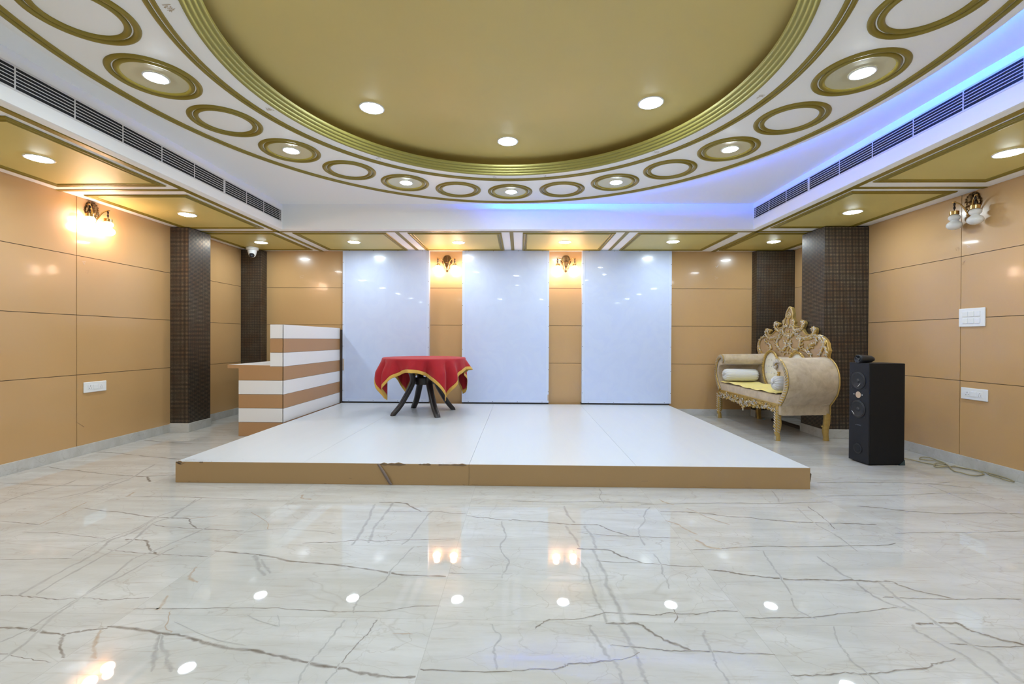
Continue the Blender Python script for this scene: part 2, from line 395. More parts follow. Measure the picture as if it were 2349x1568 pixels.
DARK, GREY, BROWN = (0.15, 0.12, 0.095), (0.30, 0.29, 0.275), (0.38, 0.27, 0.17)
VEINS = [('d', 0.0083, [(-1.649, 2.392), (-1.526, 2.375), (-1.408, 2.357), (-1.301, 2.333), (-1.2, 2.296), (-1.077, 2.277), (-0.91, 2.255), (-0.837, 2.238), (-0.741, 2.217), (-0.622, 2.183), (-0.544, 2.171), (-0.353, 2.164)]),
('d', 0.0089, [(-1.639, 1.751), (-1.518, 1.739), (-1.394, 1.716), (-1.308, 1.705), (-1.232, 1.682), (-1.176, 1.663), (-1.078, 1.641), (-0.963, 1.627), (-0.887, 1.606), (-0.804, 1.586), (-0.733, 1.568), (-0.625, 1.551), (-0.557, 1.532), (-0.492, 1.521), (-0.431, 1.514), (-0.35, 1.516)]),
('d', 0.0073, [(-2.059, 1.734), (-2.004, 1.733), (-1.934, 1.726), (-1.858, 1.712), (-1.776, 1.7), (-1.736, 1.711), (-1.697, 1.725), (-1.633, 1.74)]),
('d', 0.008, [(-1.767, 1.7), (-1.743, 1.673), (-1.714, 1.637), (-1.672, 1.603), (-1.634, 1.576)]),
('d', 0.0031, [(-1.889, 1.591), (-1.84, 1.584), (-1.786, 1.572), (-1.727, 1.562), (-1.651, 1.55)]),
('d', 0.0047, [(-2.313, 1.949), (-2.256, 1.95), (-2.189, 1.944), (-2.122, 1.937), (-2.032, 1.926), (-1.982, 1.934), (-1.929, 1.941), (-1.866, 1.936), (-1.801, 1.929), (-1.732, 1.94), (-1.643, 1.95)]),
('d', 0.0089, [(-2.251, 2.506), (-2.189, 2.508), (-2.121, 2.502), (-2.062, 2.444), (-2.001, 2.389), (-1.936, 2.346)]),
('d', 0.0051, [(-2.24, 2.387), (-2.14, 2.37), (-2.033, 2.356), (-1.93, 2.346), (-1.829, 2.337), (-1.73, 2.33), (-1.645, 2.326)]),
('d', 0.0069, [(-2.931, 2.964), (-2.776, 2.926), (-2.617, 2.897), (-2.463, 2.855), (-2.359, 2.833), (-2.206, 2.82), (-2.109, 2.812), (-2.067, 2.766), (-2.017, 2.718), (-1.937, 2.663)]),
('b', 0.0052, [(-2.109, 2.812), (-2.034, 2.836), (-1.954, 2.863)]),
('d', 0.0058, [(-2.275, 2.716), (-2.157, 2.688), (-2.053, 2.675), (-1.924, 2.663), (-1.813, 2.657), (-1.725, 2.644), (-1.65, 2.641)]),
('g', 0.0101, [(-1.839, 1.548), (-1.847, 1.604), (-1.868, 1.682), (-1.896, 1.747), (-1.923, 1.832), (-1.93, 1.893), (-1.944, 1.976), (-1.962, 2.057), (-1.97, 2.145), (-2.007, 2.273), (-2.002, 2.32), (-1.97, 2.395), (-1.946, 2.488), (-1.921, 2.587), (-1.893, 2.696)]),
('g', 0.0083, [(-1.957, 1.649), (-1.943, 1.68), (-1.935, 1.719), (-1.94, 1.788), (-1.945, 1.862), (-1.943, 1.925), (-1.94, 2.003), (-1.938, 2.077), (-1.917, 2.146), (-1.914, 2.299), (-1.895, 2.423)]),
('g', 0.0116, [(-2.227, 1.951), (-2.245, 2.049), (-2.254, 2.179), (-2.253, 2.267), (-2.264, 2.361), (-2.299, 2.437), (-2.324, 2.504), (-2.288, 2.591), (-2.316, 2.765), (-2.317, 2.817)]),
('g', 0.0108, [(-2.159, 1.953), (-2.174, 2.051), (-2.188, 2.202), (-2.196, 2.315), (-2.191, 2.453), (-2.225, 2.579), (-2.275, 2.733), (-2.248, 2.801), (-2.233, 2.855), (-2.261, 2.946), (-2.306, 3.149)]),
('g', 0.0066, [(-2.355, 2.31), (-2.371, 2.435), (-2.349, 2.517), (-2.315, 2.683), (-2.331, 2.834), (-2.276, 3.005), (-2.291, 3.194)]),
('g', 0.012, [(-3.588, 3.023), (-3.621, 3.174), (-3.598, 3.316), (-3.563, 3.445), (-3.586, 3.554)]),
('g', 0.0102, [(-3.319, 3.117), (-3.217, 3.304), (-3.182, 3.485), (-3.151, 3.568)]),
('d', 0.0052, [(-0.582, 1.823), (-0.589, 1.788), (-0.59, 1.741), (-0.604, 1.696), (-0.617, 1.653), (-0.624, 1.607), (-0.627, 1.574)]),
('g', 0.006, [(-0.712, 1.82), (-0.714, 1.792), (-0.721, 1.725), (-0.725, 1.674), (-0.733, 1.627), (-0.742, 1.571), (-0.744, 1.519), (-0.733, 1.475)]),
('g', 0.0055, [(-0.634, 1.574), (-0.633, 1.532), (-0.646, 1.492), (-0.646, 1.477)]),
('g', 0.0065, [(-0.584, 2.474), (-0.607, 2.373), (-0.622, 2.302), (-0.639, 2.203), (-0.639, 2.132), (-0.66, 2.065), (-0.685, 2.019), (-0.709, 1.976), (-0.708, 1.918), (-0.697, 1.865)]),
('g', 0.0083, [(-0.584, 2.999), (-0.601, 2.905), (-0.61, 2.817), (-0.622, 2.687), (-0.632, 2.568), (-0.66, 2.485)]),
('g', 0.0118, [(-1.009, 3.106), (-0.987, 2.948), (-0.965, 2.841), (-0.949, 2.677), (-0.932, 2.559), (-0.939, 2.477)]),
('g', 0.0135, [(-0.894, 3.13), (-0.885, 2.97), (-0.882, 2.843), (-0.888, 2.775), (-0.883, 2.679), (-0.867, 2.59), (-0.851, 2.506)]),
('d', 0.0049, [(-1.218, 2.495), (-1.124, 2.506), (-1.028, 2.515), (-0.926, 2.542), (-0.848, 2.534), (-0.749, 2.537), (-0.641, 2.554), (-0.504, 2.561), (-0.368, 2.576)]),
('d', 0.0041, [(-1.639, 1.867), (-1.54, 1.872), (-1.409, 1.873), (-1.302, 1.882), (-1.191, 1.885), (-1.052, 1.889), (-0.975, 1.885), (-0.888, 1.878), (-0.802, 1.874), (-0.718, 1.871), (-0.627, 1.877), (-0.546, 1.884), (-0.452, 1.917), (-0.34, 1.923)]),
('d', 0.0043, [(-0.345, 2.195), (-0.248, 2.191), (-0.035, 2.199)]),
('d', 0.0049, [(-0.345, 1.55), (-0.25, 1.549), (-0.151, 1.544), (-0.023, 1.549)]),
('d', 0.009, [(-0.988, 3.136), (-0.896, 3.139), (-0.799, 3.121), (-0.737, 3.053), (-0.66, 2.978)]),
('d', 0.0054, [(-0.878, 2.971), (-0.658, 2.97), (-0.558, 2.981), (-0.467, 2.957), (-0.357, 2.949)]),
('d', 0.0063, [(-0.347, 2.92), (-0.272, 2.89), (-0.201, 2.882), (-0.13, 2.859), (-0.047, 2.852)]),
('g', 0.0164, [(-1.409, 2.349), (-1.358, 2.292), (-1.295, 2.205), (-1.233, 2.145)]),
('g', 0.0108, [(-1.347, 2.304), (-1.275, 2.228), (-1.218, 2.166)]),
('g', 0.0118, [(-1.396, 1.713), (-1.369, 1.67), (-1.339, 1.623), (-1.301, 1.568), (-1.262, 1.516)]),
('g', 0.0098, [(-1.383, 1.707), (-1.338, 1.647), (-1.281, 1.601), (-1.242, 1.558), (-1.199, 1.518)]),
('b', 0.0116, [(-1.57, 1.969), (-1.55, 1.92), (-1.531, 1.873), (-1.542, 1.869)]),
('b', 0.01, [(-1.646, 1.726), (-1.603, 1.664), (-1.556, 1.606), (-1.516, 1.573)]),
('b', 0.0104, [(-1.624, 2.218), (-1.595, 2.135), (-1.556, 2.097), (-1.512, 2.079)]),
('b', 0.0118, [(-2.873, 3.291), (-2.864, 3.244), (-2.844, 3.185)]),
('b', 0.0117, [(-1.597, 3.272), (-1.568, 3.195), (-1.488, 3.176)]),
('b', 0.007, [(-2.953, 2.696), (-2.985, 2.886), (-3.033, 3.083)]),
('b', 0.0043, [(-1.473, 1.859), (-1.436, 1.801), (-1.401, 1.746), (-1.355, 1.721)]),
('d', 0.0053, [(-3.247, 2.736), (-3.148, 2.723), (-3.05, 2.709), (-2.939, 2.69)]),
('d', 0.0043, [(-2.938, 2.587), (-2.738, 2.584), (-2.5, 2.541), (-2.374, 2.517)]),
('d', 0.0033, [(-2.689, 2.265), (-2.552, 2.267), (-2.433, 2.284), (-2.331, 2.287)]),
('d', 0.005, [(-2.856, 3.198), (-2.501, 3.196), (-2.167, 3.176), (-1.875, 3.163)]),
('b', 0.0051, [(-1.781, 2.931), (-1.596, 2.787), (-1.51, 2.66)]),
('g', 0.0051, [(-1.634, 2.626), (-1.44, 2.678), (-1.216, 2.654), (-1.083, 2.619)]),
('b', 0.0053, [(-0.494, 1.737), (-0.413, 1.738)]),
('g', 0.0075, [(-0.115, 2.832), (-0.097, 2.718), (-0.08, 2.613), (-0.107, 2.501), (-0.097, 2.424), (-0.059, 2.329), (-0.063, 2.262), (-0.086, 2.157)]),
('g', 0.0062, [(-0.116, 1.808), (-0.096, 1.767), (-0.072, 1.729), (-0.094, 1.667), (-0.087, 1.621), (-0.076, 1.556)]),
('g', 0.0033, [(-1.134, 1.838), (-1.046, 1.797), (-0.961, 1.772), (-1.003, 1.841)]),
('g', 0.0027, [(-1.398, 1.788), (-1.262, 1.724), (-1.147, 1.682), (-1.021, 1.655)]),
('d', 0.0074, [(-0.048, 2.858), (0.036, 2.844), (0.132, 2.833), (0.213, 2.815), (0.294, 2.801), (0.388, 2.797), (0.482, 2.794), (0.517, 2.762), (0.537, 2.728), (0.593, 2.684), (0.648, 2.641)]),
('d', 0.0051, [(0.347, 2.685), (0.434, 2.664), (0.521, 2.646), (0.622, 2.64), (0.722, 2.631), (0.835, 2.629), (0.933, 2.62)]),
('g', 0.0126, [(0.31, 3.106), (0.316, 2.952), (0.349, 2.813)]),
('g', 0.0112, [(0.285, 2.778), (0.296, 2.699), (0.323, 2.596), (0.334, 2.488)]),
('g', 0.0128, [(0.4, 2.781), (0.408, 2.702), (0.425, 2.643), (0.424, 2.557), (0.423, 2.477)]),
('g', 0.0091, [(0.294, 2.456), (0.299, 2.398), (0.321, 2.306), (0.34, 2.21), (0.333, 2.13), (0.341, 2.021), (0.344, 1.955), (0.356, 1.893), (0.353, 1.827)]),
('g', 0.0129, [(0.402, 2.464), (0.41, 2.366), (0.413, 2.286), (0.428, 2.192), (0.407, 2.113), (0.42, 2.023), (0.425, 1.957), (0.427, 1.88), (0.426, 1.829)]),
('g', 0.0091, [(0.293, 1.811), (0.283, 1.777), (0.298, 1.738), (0.311, 1.689), (0.324, 1.631), (0.341, 1.599), (0.351, 1.557), (0.346, 1.502)]),
('g', 0.012, [(0.403, 1.814), (0.412, 1.774), (0.418, 1.729), (0.425, 1.674), (0.432, 1.623), (0.426, 1.569), (0.427, 1.534), (0.431, 1.504)]),
('d', 0.0082, [(0.32, 2.472), (0.403, 2.469), (0.485, 2.461), (0.514, 2.429), (0.541, 2.393), (0.591, 2.359), (0.637, 2.322)]),
('d', 0.0051, [(0.393, 2.337), (0.505, 2.329), (0.637, 2.322), (0.702, 2.314), (0.765, 2.303), (0.852, 2.296), (0.94, 2.297)]),
('d', 0.0086, [(0.352, 1.823), (0.423, 1.822), (0.484, 1.821), (0.5, 1.799), (0.522, 1.77), (0.547, 1.741), (0.572, 1.714), (0.613, 1.691), (0.645, 1.668)]),
('d', 0.0045, [(0.344, 1.694), (0.4, 1.688), (0.464, 1.681), (0.525, 1.671), (0.58, 1.667), (0.652, 1.667), (0.716, 1.667), (0.779, 1.664), (0.84, 1.659), (0.939, 1.659)]),
('g', 0.0085, [(0.895, 3.105), (0.82, 2.967), (0.797, 2.86), (0.726, 2.743), (0.703, 2.608), (0.699, 2.525)]),
('g', 0.0068, [(0.723, 2.423), (0.726, 2.317), (0.706, 2.22), (0.708, 2.16), (0.693, 2.084)]),
('d', 0.0042, [(0.659, 1.98), (0.657, 1.931), (0.663, 1.883), (0.633, 1.834)]),
('g', 0.007, [(0.734, 1.789), (0.718, 1.749), (0.712, 1.676), (0.704, 1.619), (0.701, 1.587), (0.705, 1.536), (0.701, 1.511)]),
('d', 0.005, [(0.068, 1.785), (0.096, 1.82), (0.124, 1.839), (0.178, 1.844), (0.24, 1.845), (0.307, 1.869), (0.366, 1.893), (0.456, 1.888), (0.555, 1.883), (0.592, 1.887), (0.633, 1.9), (0.695, 1.894), (0.759, 1.896), (0.821, 1.913), (0.861, 1.921), (0.934, 1.919)]),
('d', 0.0039, [(-0.023, 1.551), (0.037, 1.559), (0.137, 1.567), (0.161, 1.578), (0.185, 1.592), (0.256, 1.599), (0.328, 1.611), (0.385, 1.622), (0.449, 1.657)]),
('d', 0.0078, [(0.945, 3.024), (1.061, 3.024), (1.159, 3.015), (1.254, 2.999), (1.363, 2.955), (1.484, 2.944), (1.555, 2.918), (1.63, 2.903), (1.754, 2.879), (1.884, 2.87), (2.018, 2.867), (2.147, 2.857), (2.239, 2.854)]),
('d', 0.0079, [(0.949, 2.264), (0.999, 2.255), (1.048, 2.244), (1.1, 2.221), (1.168, 2.208), (1.234, 2.194), (1.331, 2.181), (1.436, 2.184), (1.515, 2.178), (1.602, 2.185), (1.649, 2.178), (1.697, 2.174), (1.781, 2.176), (1.794, 2.142), (1.848, 2.089), (1.904, 2.064), (1.946, 2.036)]),
('d', 0.005, [(1.634, 2.043), (1.727, 2.038), (1.821, 2.036), (1.944, 2.034), (2.036, 2.04), (2.116, 2.044), (2.248, 2.042)]),
('d', 0.0088, [(1.615, 1.853), (1.67, 1.856), (1.716, 1.859), (1.788, 1.861), (1.795, 1.841), (1.797, 1.817), (1.82, 1.798), (1.843, 1.779), (1.875, 1.754), (1.921, 1.737)]),
('d', 0.0038, [(1.641, 1.732), (1.711, 1.729), (1.784, 1.721), (1.907, 1.724)]),
('d', 0.005, [(0.938, 1.557), (0.997, 1.556), (1.051, 1.56), (1.133, 1.572), (1.19, 1.568), (1.255, 1.575), (1.317, 1.587), (1.433, 1.6), (1.476, 1.622), (1.505, 1.629), (1.589, 1.653)]),
('d', 0.0046, [(0.939, 1.874), (1.029, 1.875), (1.131, 1.881), (1.244, 1.889), (1.349, 1.912), (1.453, 1.93), (1.563, 1.953), (1.673, 1.974)]),
('g', 0.0098, [(1.593, 2.424), (1.588, 2.365), (1.594, 2.309), (1.593, 2.245), (1.61, 2.195)]),
('g', 0.0099, [(1.609, 2.165), (1.601, 2.127), (1.6, 2.073), (1.608, 2.022), (1.632, 1.981), (1.66, 1.958), (1.693, 1.944)]),
('g', 0.0111, [(1.714, 2.168), (1.709, 2.112), (1.698, 2.05), (1.702, 1.975), (1.712, 1.914), (1.702, 1.863), (1.701, 1.814), (1.706, 1.775), (1.711, 1.738), (1.722, 1.708), (1.74, 1.679), (1.721, 1.623), (1.714, 1.581), (1.706, 1.542)]),
('g', 0.0093, [(1.6, 1.846), (1.579, 1.811), (1.592, 1.779), (1.605, 1.729), (1.623, 1.688), (1.635, 1.659), (1.627, 1.621), (1.623, 1.579), (1.612, 1.534)]),
('g', 0.0069, [(1.333, 2.478), (1.31, 2.392), (1.294, 2.322), (1.279, 2.246), (1.265, 2.175), (1.229, 2.046)]),
('g', 0.0059, [(1.219, 2.028), (1.188, 1.946), (1.206, 1.9), (1.232, 1.872)]),
('g', 0.0061, [(1.266, 1.83), (1.241, 1.776), (1.218, 1.725), (1.208, 1.677), (1.199, 1.632), (1.206, 1.579), (1.207, 1.523)]),
('g', 0.0068, [(1.912, 3.117), (1.875, 2.964), (1.864, 2.859), (1.863, 2.777), (1.874, 2.716), (1.871, 2.657), (1.853, 2.481)]),
('d', 0.0054, [(2.001, 3.152), (1.986, 3.004), (1.958, 2.879), (1.931, 2.779)]),
('d', 0.0068, [(2.352, 3.171), (2.428, 3.153), (2.503, 3.135), (2.567, 3.106), (2.649, 3.081), (2.75, 3.065), (2.866, 3.05), (3.021, 3.062), (3.173, 3.071), (3.373, 3.058)]),
('d', 0.0047, [(2.256, 2.727), (2.422, 2.741), (2.587, 2.752), (2.787, 2.758), (2.93, 2.772), (3.07, 2.782)]),
('d', 0.0049, [(0.955, 2.48), (1.04, 2.485), (1.116, 2.495), (1.235, 2.519), (1.349, 2.53), (1.507, 2.532), (1.669, 2.54), (1.857, 2.551), (2.049, 2.564), (2.146, 2.594)]),
('b', 0.0124, [(1.014, 2.603), (1.035, 2.562), (1.052, 2.514), (1.115, 2.492)]),
('b', 0.0117, [(1.009, 3.256), (1.03, 3.2), (1.075, 3.151)]),
('b', 0.0101, [(0.928, 2.881), (0.988, 2.816), (1.006, 2.752), (1.055, 2.676)]),
('b', 0.009, [(1.144, 3.092), (1.196, 2.998), (1.25, 2.891), (1.317, 2.826)]),
('d', 0.0072, [(2.413, 3.679), (2.603, 3.702), (2.815, 3.703), (2.954, 3.703), (3.102, 3.713), (3.191, 3.694), (3.288, 3.686), (3.411, 3.707), (3.528, 3.739)]),
('d', 0.0066, [(3.288, 3.686), (3.425, 3.647), (3.555, 3.588)]),
('g', 0.0082, [(3.256, 3.729), (3.267, 3.568), (3.248, 3.373), (3.274, 3.242), (3.277, 2.971)]),
('d', 0.005, [(-0.054, 3.191), (0.256, 3.18), (0.567, 3.198), (0.931, 3.176)]),
('d', 0.0054, [(0.846, 3.144), (1.178, 3.184), (1.491, 3.202), (1.798, 3.204), (2.242, 3.252)]),
('g', 0.0081, [(0.616, 3.481), (0.615, 3.382), (0.582, 3.287), (0.59, 3.157)]),
('g', 0.0073, [(1.932, 3.474), (1.892, 3.329), (1.844, 3.218)]),
('d', 0.0054, [(2.239, 3.364), (2.543, 3.388), (2.881, 3.408), (3.257, 3.468), (3.568, 3.454)]),
('d', 0.0079, [(-4.262, 4.427), (-4.101, 4.407), (-3.909, 4.36), (-3.726, 4.31), (-3.52, 4.257), (-3.231, 4.193)]),
('d', 0.0073, [(-4.217, 3.911), (-4.026, 3.842), (-3.87, 3.811), (-3.674, 3.758), (-3.49, 3.713), (-3.338, 3.684), (-3.245, 3.674), (-3.148, 3.657), (-3.078, 3.664), (-2.95, 3.702), (-2.85, 3.699)]),
('d', 0.0109, [(-3.089, 3.652), (-3.043, 3.61), (-2.993, 3.559), (-2.954, 3.529)]),
('d', 0.0054, [(-4.105, 3.459), (-3.882, 3.437), (-3.599, 3.417), (-3.402, 3.413), (-3.178, 3.45)]),
('g', 0.0091, [(-3.208, 3.2), (-3.224, 3.362), (-3.255, 3.498), (-3.251, 3.603)]),
('g', 0.0097, [(-3.15, 3.272), (-3.169, 3.441), (-3.185, 3.605), (-3.282, 3.881), (-3.315, 4.009)]),
('d', 0.0077, [(-4.248, 4.968), (-4.064, 4.914), (-3.874, 4.862), (-3.585, 4.827)])]

def build_floor():
    mb = MB(); mb.quad((XL-0.05, YF-0.05, 0), (XR+0.05, YF-0.05, 0), (XR+0.05, YB+0.05, 0), (XL-0.05, YB+0.05, 0))
    place = lambda u, v, l: (u, v, l)
    for i, (k, wd, pts) in enumerate(VEINS):
        c, al = {'d': (DARK, 0.95), 'g': (GREY, 0.75), 'b': (BROWN, 0.75)}[k]
        q = [(p[0]+rnd.uniform(-.004, .004), p[1]+rnd.uniform(-.003, .003)) for p in catmull([(a, b, 0) for a, b in pts], 4)]
        mb.strip(q, wd*((1.0 if wd > 0.0065 else 0.75) if k == 'd' else 0.9), place, c, al, 0.0002+i*0.000004, jag=0.45)
    structure(obj('floor', mb, M['marble'], smooth=0, fix=False))
build_floor()

def grooved(axis, val, out, u0, u1, z0, z1, useams, name, patches=()):
    """a wall clad in laminate sheets with sunk joints; u runs along the wall, out = direction into the room"""
    hw, d = 0.0028, 0.005
    def levels(a, b, seams):
        L = [(a, 0)]
        for s in sorted(seams):
            if a < s < b: L += [(s-hw, 0), (s-hw, 1), (s+hw, 1), (s+hw, 0)]
        return L+[(b, 0)]
    U, Z = levels(u0, u1, useams), levels(z0, z1, SEAMS)
    mb = MB()
    def P(u, z, k):
        x = val - out*d*k
        return (x, u, z) if axis == 0 else (u, x, z)
    rows = [[P(u, z, max(ku, kz)) for z, kz in Z] for u, ku in U]
    m, k = len(U), len(Z)
    mb.add([p for r in rows for p in r], [])
    for i in range(m-1):
        for j in range(k-1):
            a, b = U[i], U[i+1]; c, e = Z[j], Z[j+1]
            gr = (a[1] and b[1]) or (c[1] and e[1])
            mb.f.append([i*k+j, (i+1)*k+j, (i+1)*k+j+1, i*k+j+1]); mb.mi.append(1 if gr else 0)
    pl = (lambda u, z, l: (val+out*l, u, z)) if axis == 0 else (lambda u, z, l: (u, val+out*l, z))
    for pts, wd, col, al in patches: mb.strip(pts, wd, pl, col, al, 0.0008, jag=0.5)
    # back skin gives the wall thickness
    lo, hi = val-out*0.02, val-out*0.12
    if axis == 0: mb.box(lo, u0, z0, hi, u1, z1)
    else: mb.box(u0, lo, z0, u1, hi, z1)
    return structure(obj(name, mb, [M['wall'], M['groove']], smooth=0, fix=False))
TAPE, SCUFF = (0.62, 0.52, 0.42), (0.16, 0.10, 0.06)
def residue(u, z, n=5, s=0.03, col=(0.33, 0.18, 0.08)):
    return [([(u+rnd.uniform(-s, s), z+rnd.uniform(-s, s)), (u+rnd.uniform(-s, s), z+rnd.uniform(-s, s))], 0.004, col, 0.75) for _ in range(n)]
grooved(0, XL, 1, YF, YB, 0, ZS+0.4, (-3.06, -0.62, 1.816, 4.256), 'wall_left',
        residue(4.33, 1.885, 4, 0.02, TAPE)+residue(4.36, 1.80, 4, 0.02, (0.34, 0.22, 0.12))+
        [([(4.25, 0.335), (4.33, 0.27)], 0.008, SCUFF, 0.8), ([(4.95, 0.44), (4.962, 0.435)], 0.006, SCUFF, 0.6)])
grooved(0, XR, -1, YF, YB, 0, ZS+0.4, (-3.06, -0.62, 1.816, 4.266), 'wall_right',
        residue(4.30, 2.02, 6, 0.02)+residue(4.24, 1.88, 6, 0.02)+residue(4.20, 2.02, 3, 0.02, TAPE))
grooved(1, YB, -1, XL, XR, 0, ZS+0.4, (), 'wall_back',
        residue(-3.42, 2.11, 6, 0.035, (0.62, 0.46, 0.32))+residue(3.0, 2.10, 5, 0.03, (0.60, 0.47, 0.36))+[([(2.98, 2.29), (3.0, 2.27), (3.03, 2.31)], 0.006, (0.75, 0.72, 0.7), 0.8)])
mb = MB(); mb.box(XL-0.1, YF-0.12, 0, XR+0.1, YF, ZS+0.4); structure(obj('wall_front', mb, M['front_wall'], smooth=0))

def baseboard(name, boxes):
    mb = MB()
    for b in boxes: mb.box(*b)
    structure(obj(name, mb, M['marble_skirt'], smooth=0, bevel=0.002))
T = 0.012
baseboard('baseboard_left', [(XL, YF, 0, XL+T, 5.405, 0.097), (XL, 5.805, 0, XL+T, 6.78, 0.097)])
baseboard('baseboard_right', [(XR-T, YF, 0, XR, 5.36, 0.097), (XR-T, 5.805, 0, XR, 6.785, 0.097)])
baseboard('baseboard_back', [(-3.95, YB-T, 0, -2.78, YB, 0.097), (2.32, YB-T, 0, 3.52, YB, 0.097)])

# ------------------------------------------------------------------ ceiling: soffit with coffer, upper plane, ring and dome
def build_ceiling():
    mb = MB(); x0, x1, y0, y1 = XL, XR, YF, YB
    for a in ((x0, y0, CX0, y1), (CX1, y0, x1, y1), (CX0, y0, CX1, CY0), (CX0, CY1, CX1, y1)):
        mb.quad((a[0], a[1], ZS), (a[2], a[1], ZS), (a[2], a[3], ZS), (a[0], a[3], ZS))
    c = [(CX0, CY0), (CX1, CY0), (CX1, CY1), (CX0, CY1)]
    for i in range(4):
        (ax, ay), (bx, by) = c[i], c[(i+1) % 4]
        mb.quad((ax, ay, ZS), (bx, by, ZS), (bx, by, ZU), (ax, ay, ZU))
    # upper plane with a round hole for the dome
    n, rh = 96, 1.80; ring = []; sq = []
    for i in range(n):
        a = 2*math.pi*i/n; dx, dy = math.cos(a), math.sin(a)
        ring.append((RC[0]+rh*dx, RC[1]+rh*dy, ZU))
        t = min(((CX1 if dx > 0 else CX0)-RC[0])/dx if abs(dx) > 1e-6 else 9e9, ((CY1 if dy > 0 else CY0)-RC[1])/dy if abs(dy) > 1e-6 else 9e9)
        sq.append((RC[0]+t*dx, RC[1]+t*dy, ZU))
    # exact corners
    for (ax, ay) in c:
        j = min(range(n), key=lambda i: (sq[i][0]-ax)**2+(sq[i][1]-ay)**2); sq[j] = (ax, ay, ZU)
    mb.grid([ring+[ring[0]], sq+[sq[0]]])
    # small ogee under the lip of the coffer
    w = 0.075
    prof = [(0.0, 0.0), (0.012, -0.003), (0.035, -0.004), (0.055, -0.006), (w, -0.006), (w, 0.0)]
    rows = []
    for o, h in prof: rows.append([(CX0-o, CY0-o, ZS+h), (CX1+o, CY0-o, ZS+h), (CX1+o, CY1+o, ZS+h), (CX0-o, CY1+o, ZS+h), (CX0-o, CY0-o, ZS+h)])
    mb.grid(rows)
    structure(obj('ceiling', mb, M['white'], smooth=0, fix=False))
    # dropped ring
    mb = MB(); mb.lathe([(1.615, ZR), (2.575, ZR), (2.59, ZR+0.006), (2.595, ZR+0.035), (1.615, ZR+0.035)], 160, (RC[0], RC[1], 0), close=True)
    pl = lambda u, v, l: (u, v, ZR-l)
    def onring(ang, r): a = R(90-ang); return (RC[0]+r*math.cos(a), RC[1]+r*math.sin(a))
    for ang, r, col, s in ((-110, 1.690, (0.30, 0.19, 0.05), 0.026), (-77, 1.685, (0.33, 0.22, 0.08), 0.024), (-43, 1.685, (0.25, 0.24, 0.2), 0.022), (-4.8, 1.70, (0.42, 0.42, 0.42), 0.022), (12, 1.705, (0.2, 0.19, 0.16), 0.020), (48.6, 1.69, (0.45, 0.44, 0.42), 0.024), (81.5, 1.705, (0.36, 0.26, 0.15), 0.024)):
        x, y = onring(ang, r)
        for q in range(9): mb.strip([(x+rnd.uniform(-s, s), y+rnd.uniform(-s, s)), (x+rnd.uniform(-s, s), y+rnd.uniform(-s, s))], 0.007, pl, col, 0.95, 0.0010+q*0.00003, jag=0.6)
    structure(obj('ceiling_ring', mb, M['white'], smooth=30, fix=False))
    # gold dome: fluted rim, side, top
    mb = MB()
    prof = [(1.632, ZR+0.004), (1.632, ZR-0.006)]
    r0, r1, z0, z1 = 1.628, 1.552, ZR-0.012, ZR+0.060; k = 4
    for i in range(k):
        for t in range(7):
            s_ = (i+t/6*0.93)/k; b = math.sin(math.pi*t/6)*0.0075
            prof.append((r0+(r1-r0)*s_-b*0.75, z0+(z1-z0)*s_-b*0.65))
    prof += [(r1, z1+0.004), (1.575, z1+0.010), (1.615, z1+0.004), (1.615, ZR+0.004)]
    mb.lathe(prof, 180, (RC[0], RC[1], 0))
    structure(obj('trim_dome_rim', mb, M['rim'], smooth=40))
    mb = MB()
    prof = [(1.616, ZR+0.03), (1.70, ZR+0.04), (1.765, ZR+0.07), (1.775, ZR+0.10), (1.75, 2.878), (1.70, 2.886), (0.9, 2.887), (0.0, 2.888)]
    mb.lathe(prof, 128, (RC[0], RC[1], 0))
    structure(obj('ceiling_dome', mb, M['dome_gold'], smooth=60))
    # circular gold lines on the ring: two half-round beads each
    def bead(r0, r1, h): return [(r0+(r1-r0)*(0.5-0.5*math.cos(math.pi*t/8)), ZR+0.002-h*math.sin(math.pi*t/8)-0.002) for t in range(9)]
    for nm, segs in (('trim_ring_inner', ((1.738, 1.764), (1.770, 1.797))), ('trim_ring_outer', ((2.468, 2.497), (2.502, 2.531)))):
        mb = MB()
        for a, b in segs: mb.lathe(bead(a, b, 0.010), 180, (RC[0], RC[1], 0))
        structure(obj(nm, mb, M['mould'], smooth=60))
    # straight gold strips on the soffit
    mb = MB(); z = ZS
    for a in ((-3.121, YF, -3.074, YB), (2.912, YF, 2.968, YB), (XL, 5.640, XR, 5.680)): mb.box(a[0], a[1], z-0.008, a[2], a[3], z+0.001)
    for y in (4.062, 2.58, 1.08, -0.42):
        mb.box(XL, y, z-0.006, -3.10, y+0.04, z+0.001); mb.box(2.94, y-0.03, z-0.006, XR, y+0.01, z+0.001)
    for x in (-1.61, -0.147, 1.322): mb.box(x, 5.66, z-0.006, x+0.047, YB, z+0.001)
    structure(obj('trim_soffit_strips', mb, M['mould'], smooth=0))
build_ceiling()

# ------------------------------------------------------------------ blue light strip in the cove
mb = MB(); mb.lathe([(2.500, ZR+0.036), (2.512, ZR+0.036), (2.512, ZR+0.046), (2.500, ZR+0.046)], 96, (RC[0], RC[1], 0), a0=R(-45), a1=R(96), close=True)
tag(obj('led_strip', mb, M['strip'], smooth=0), 'blue light strip on top of the ceiling ring, lighting the cove beside the right vent', 'light strip')

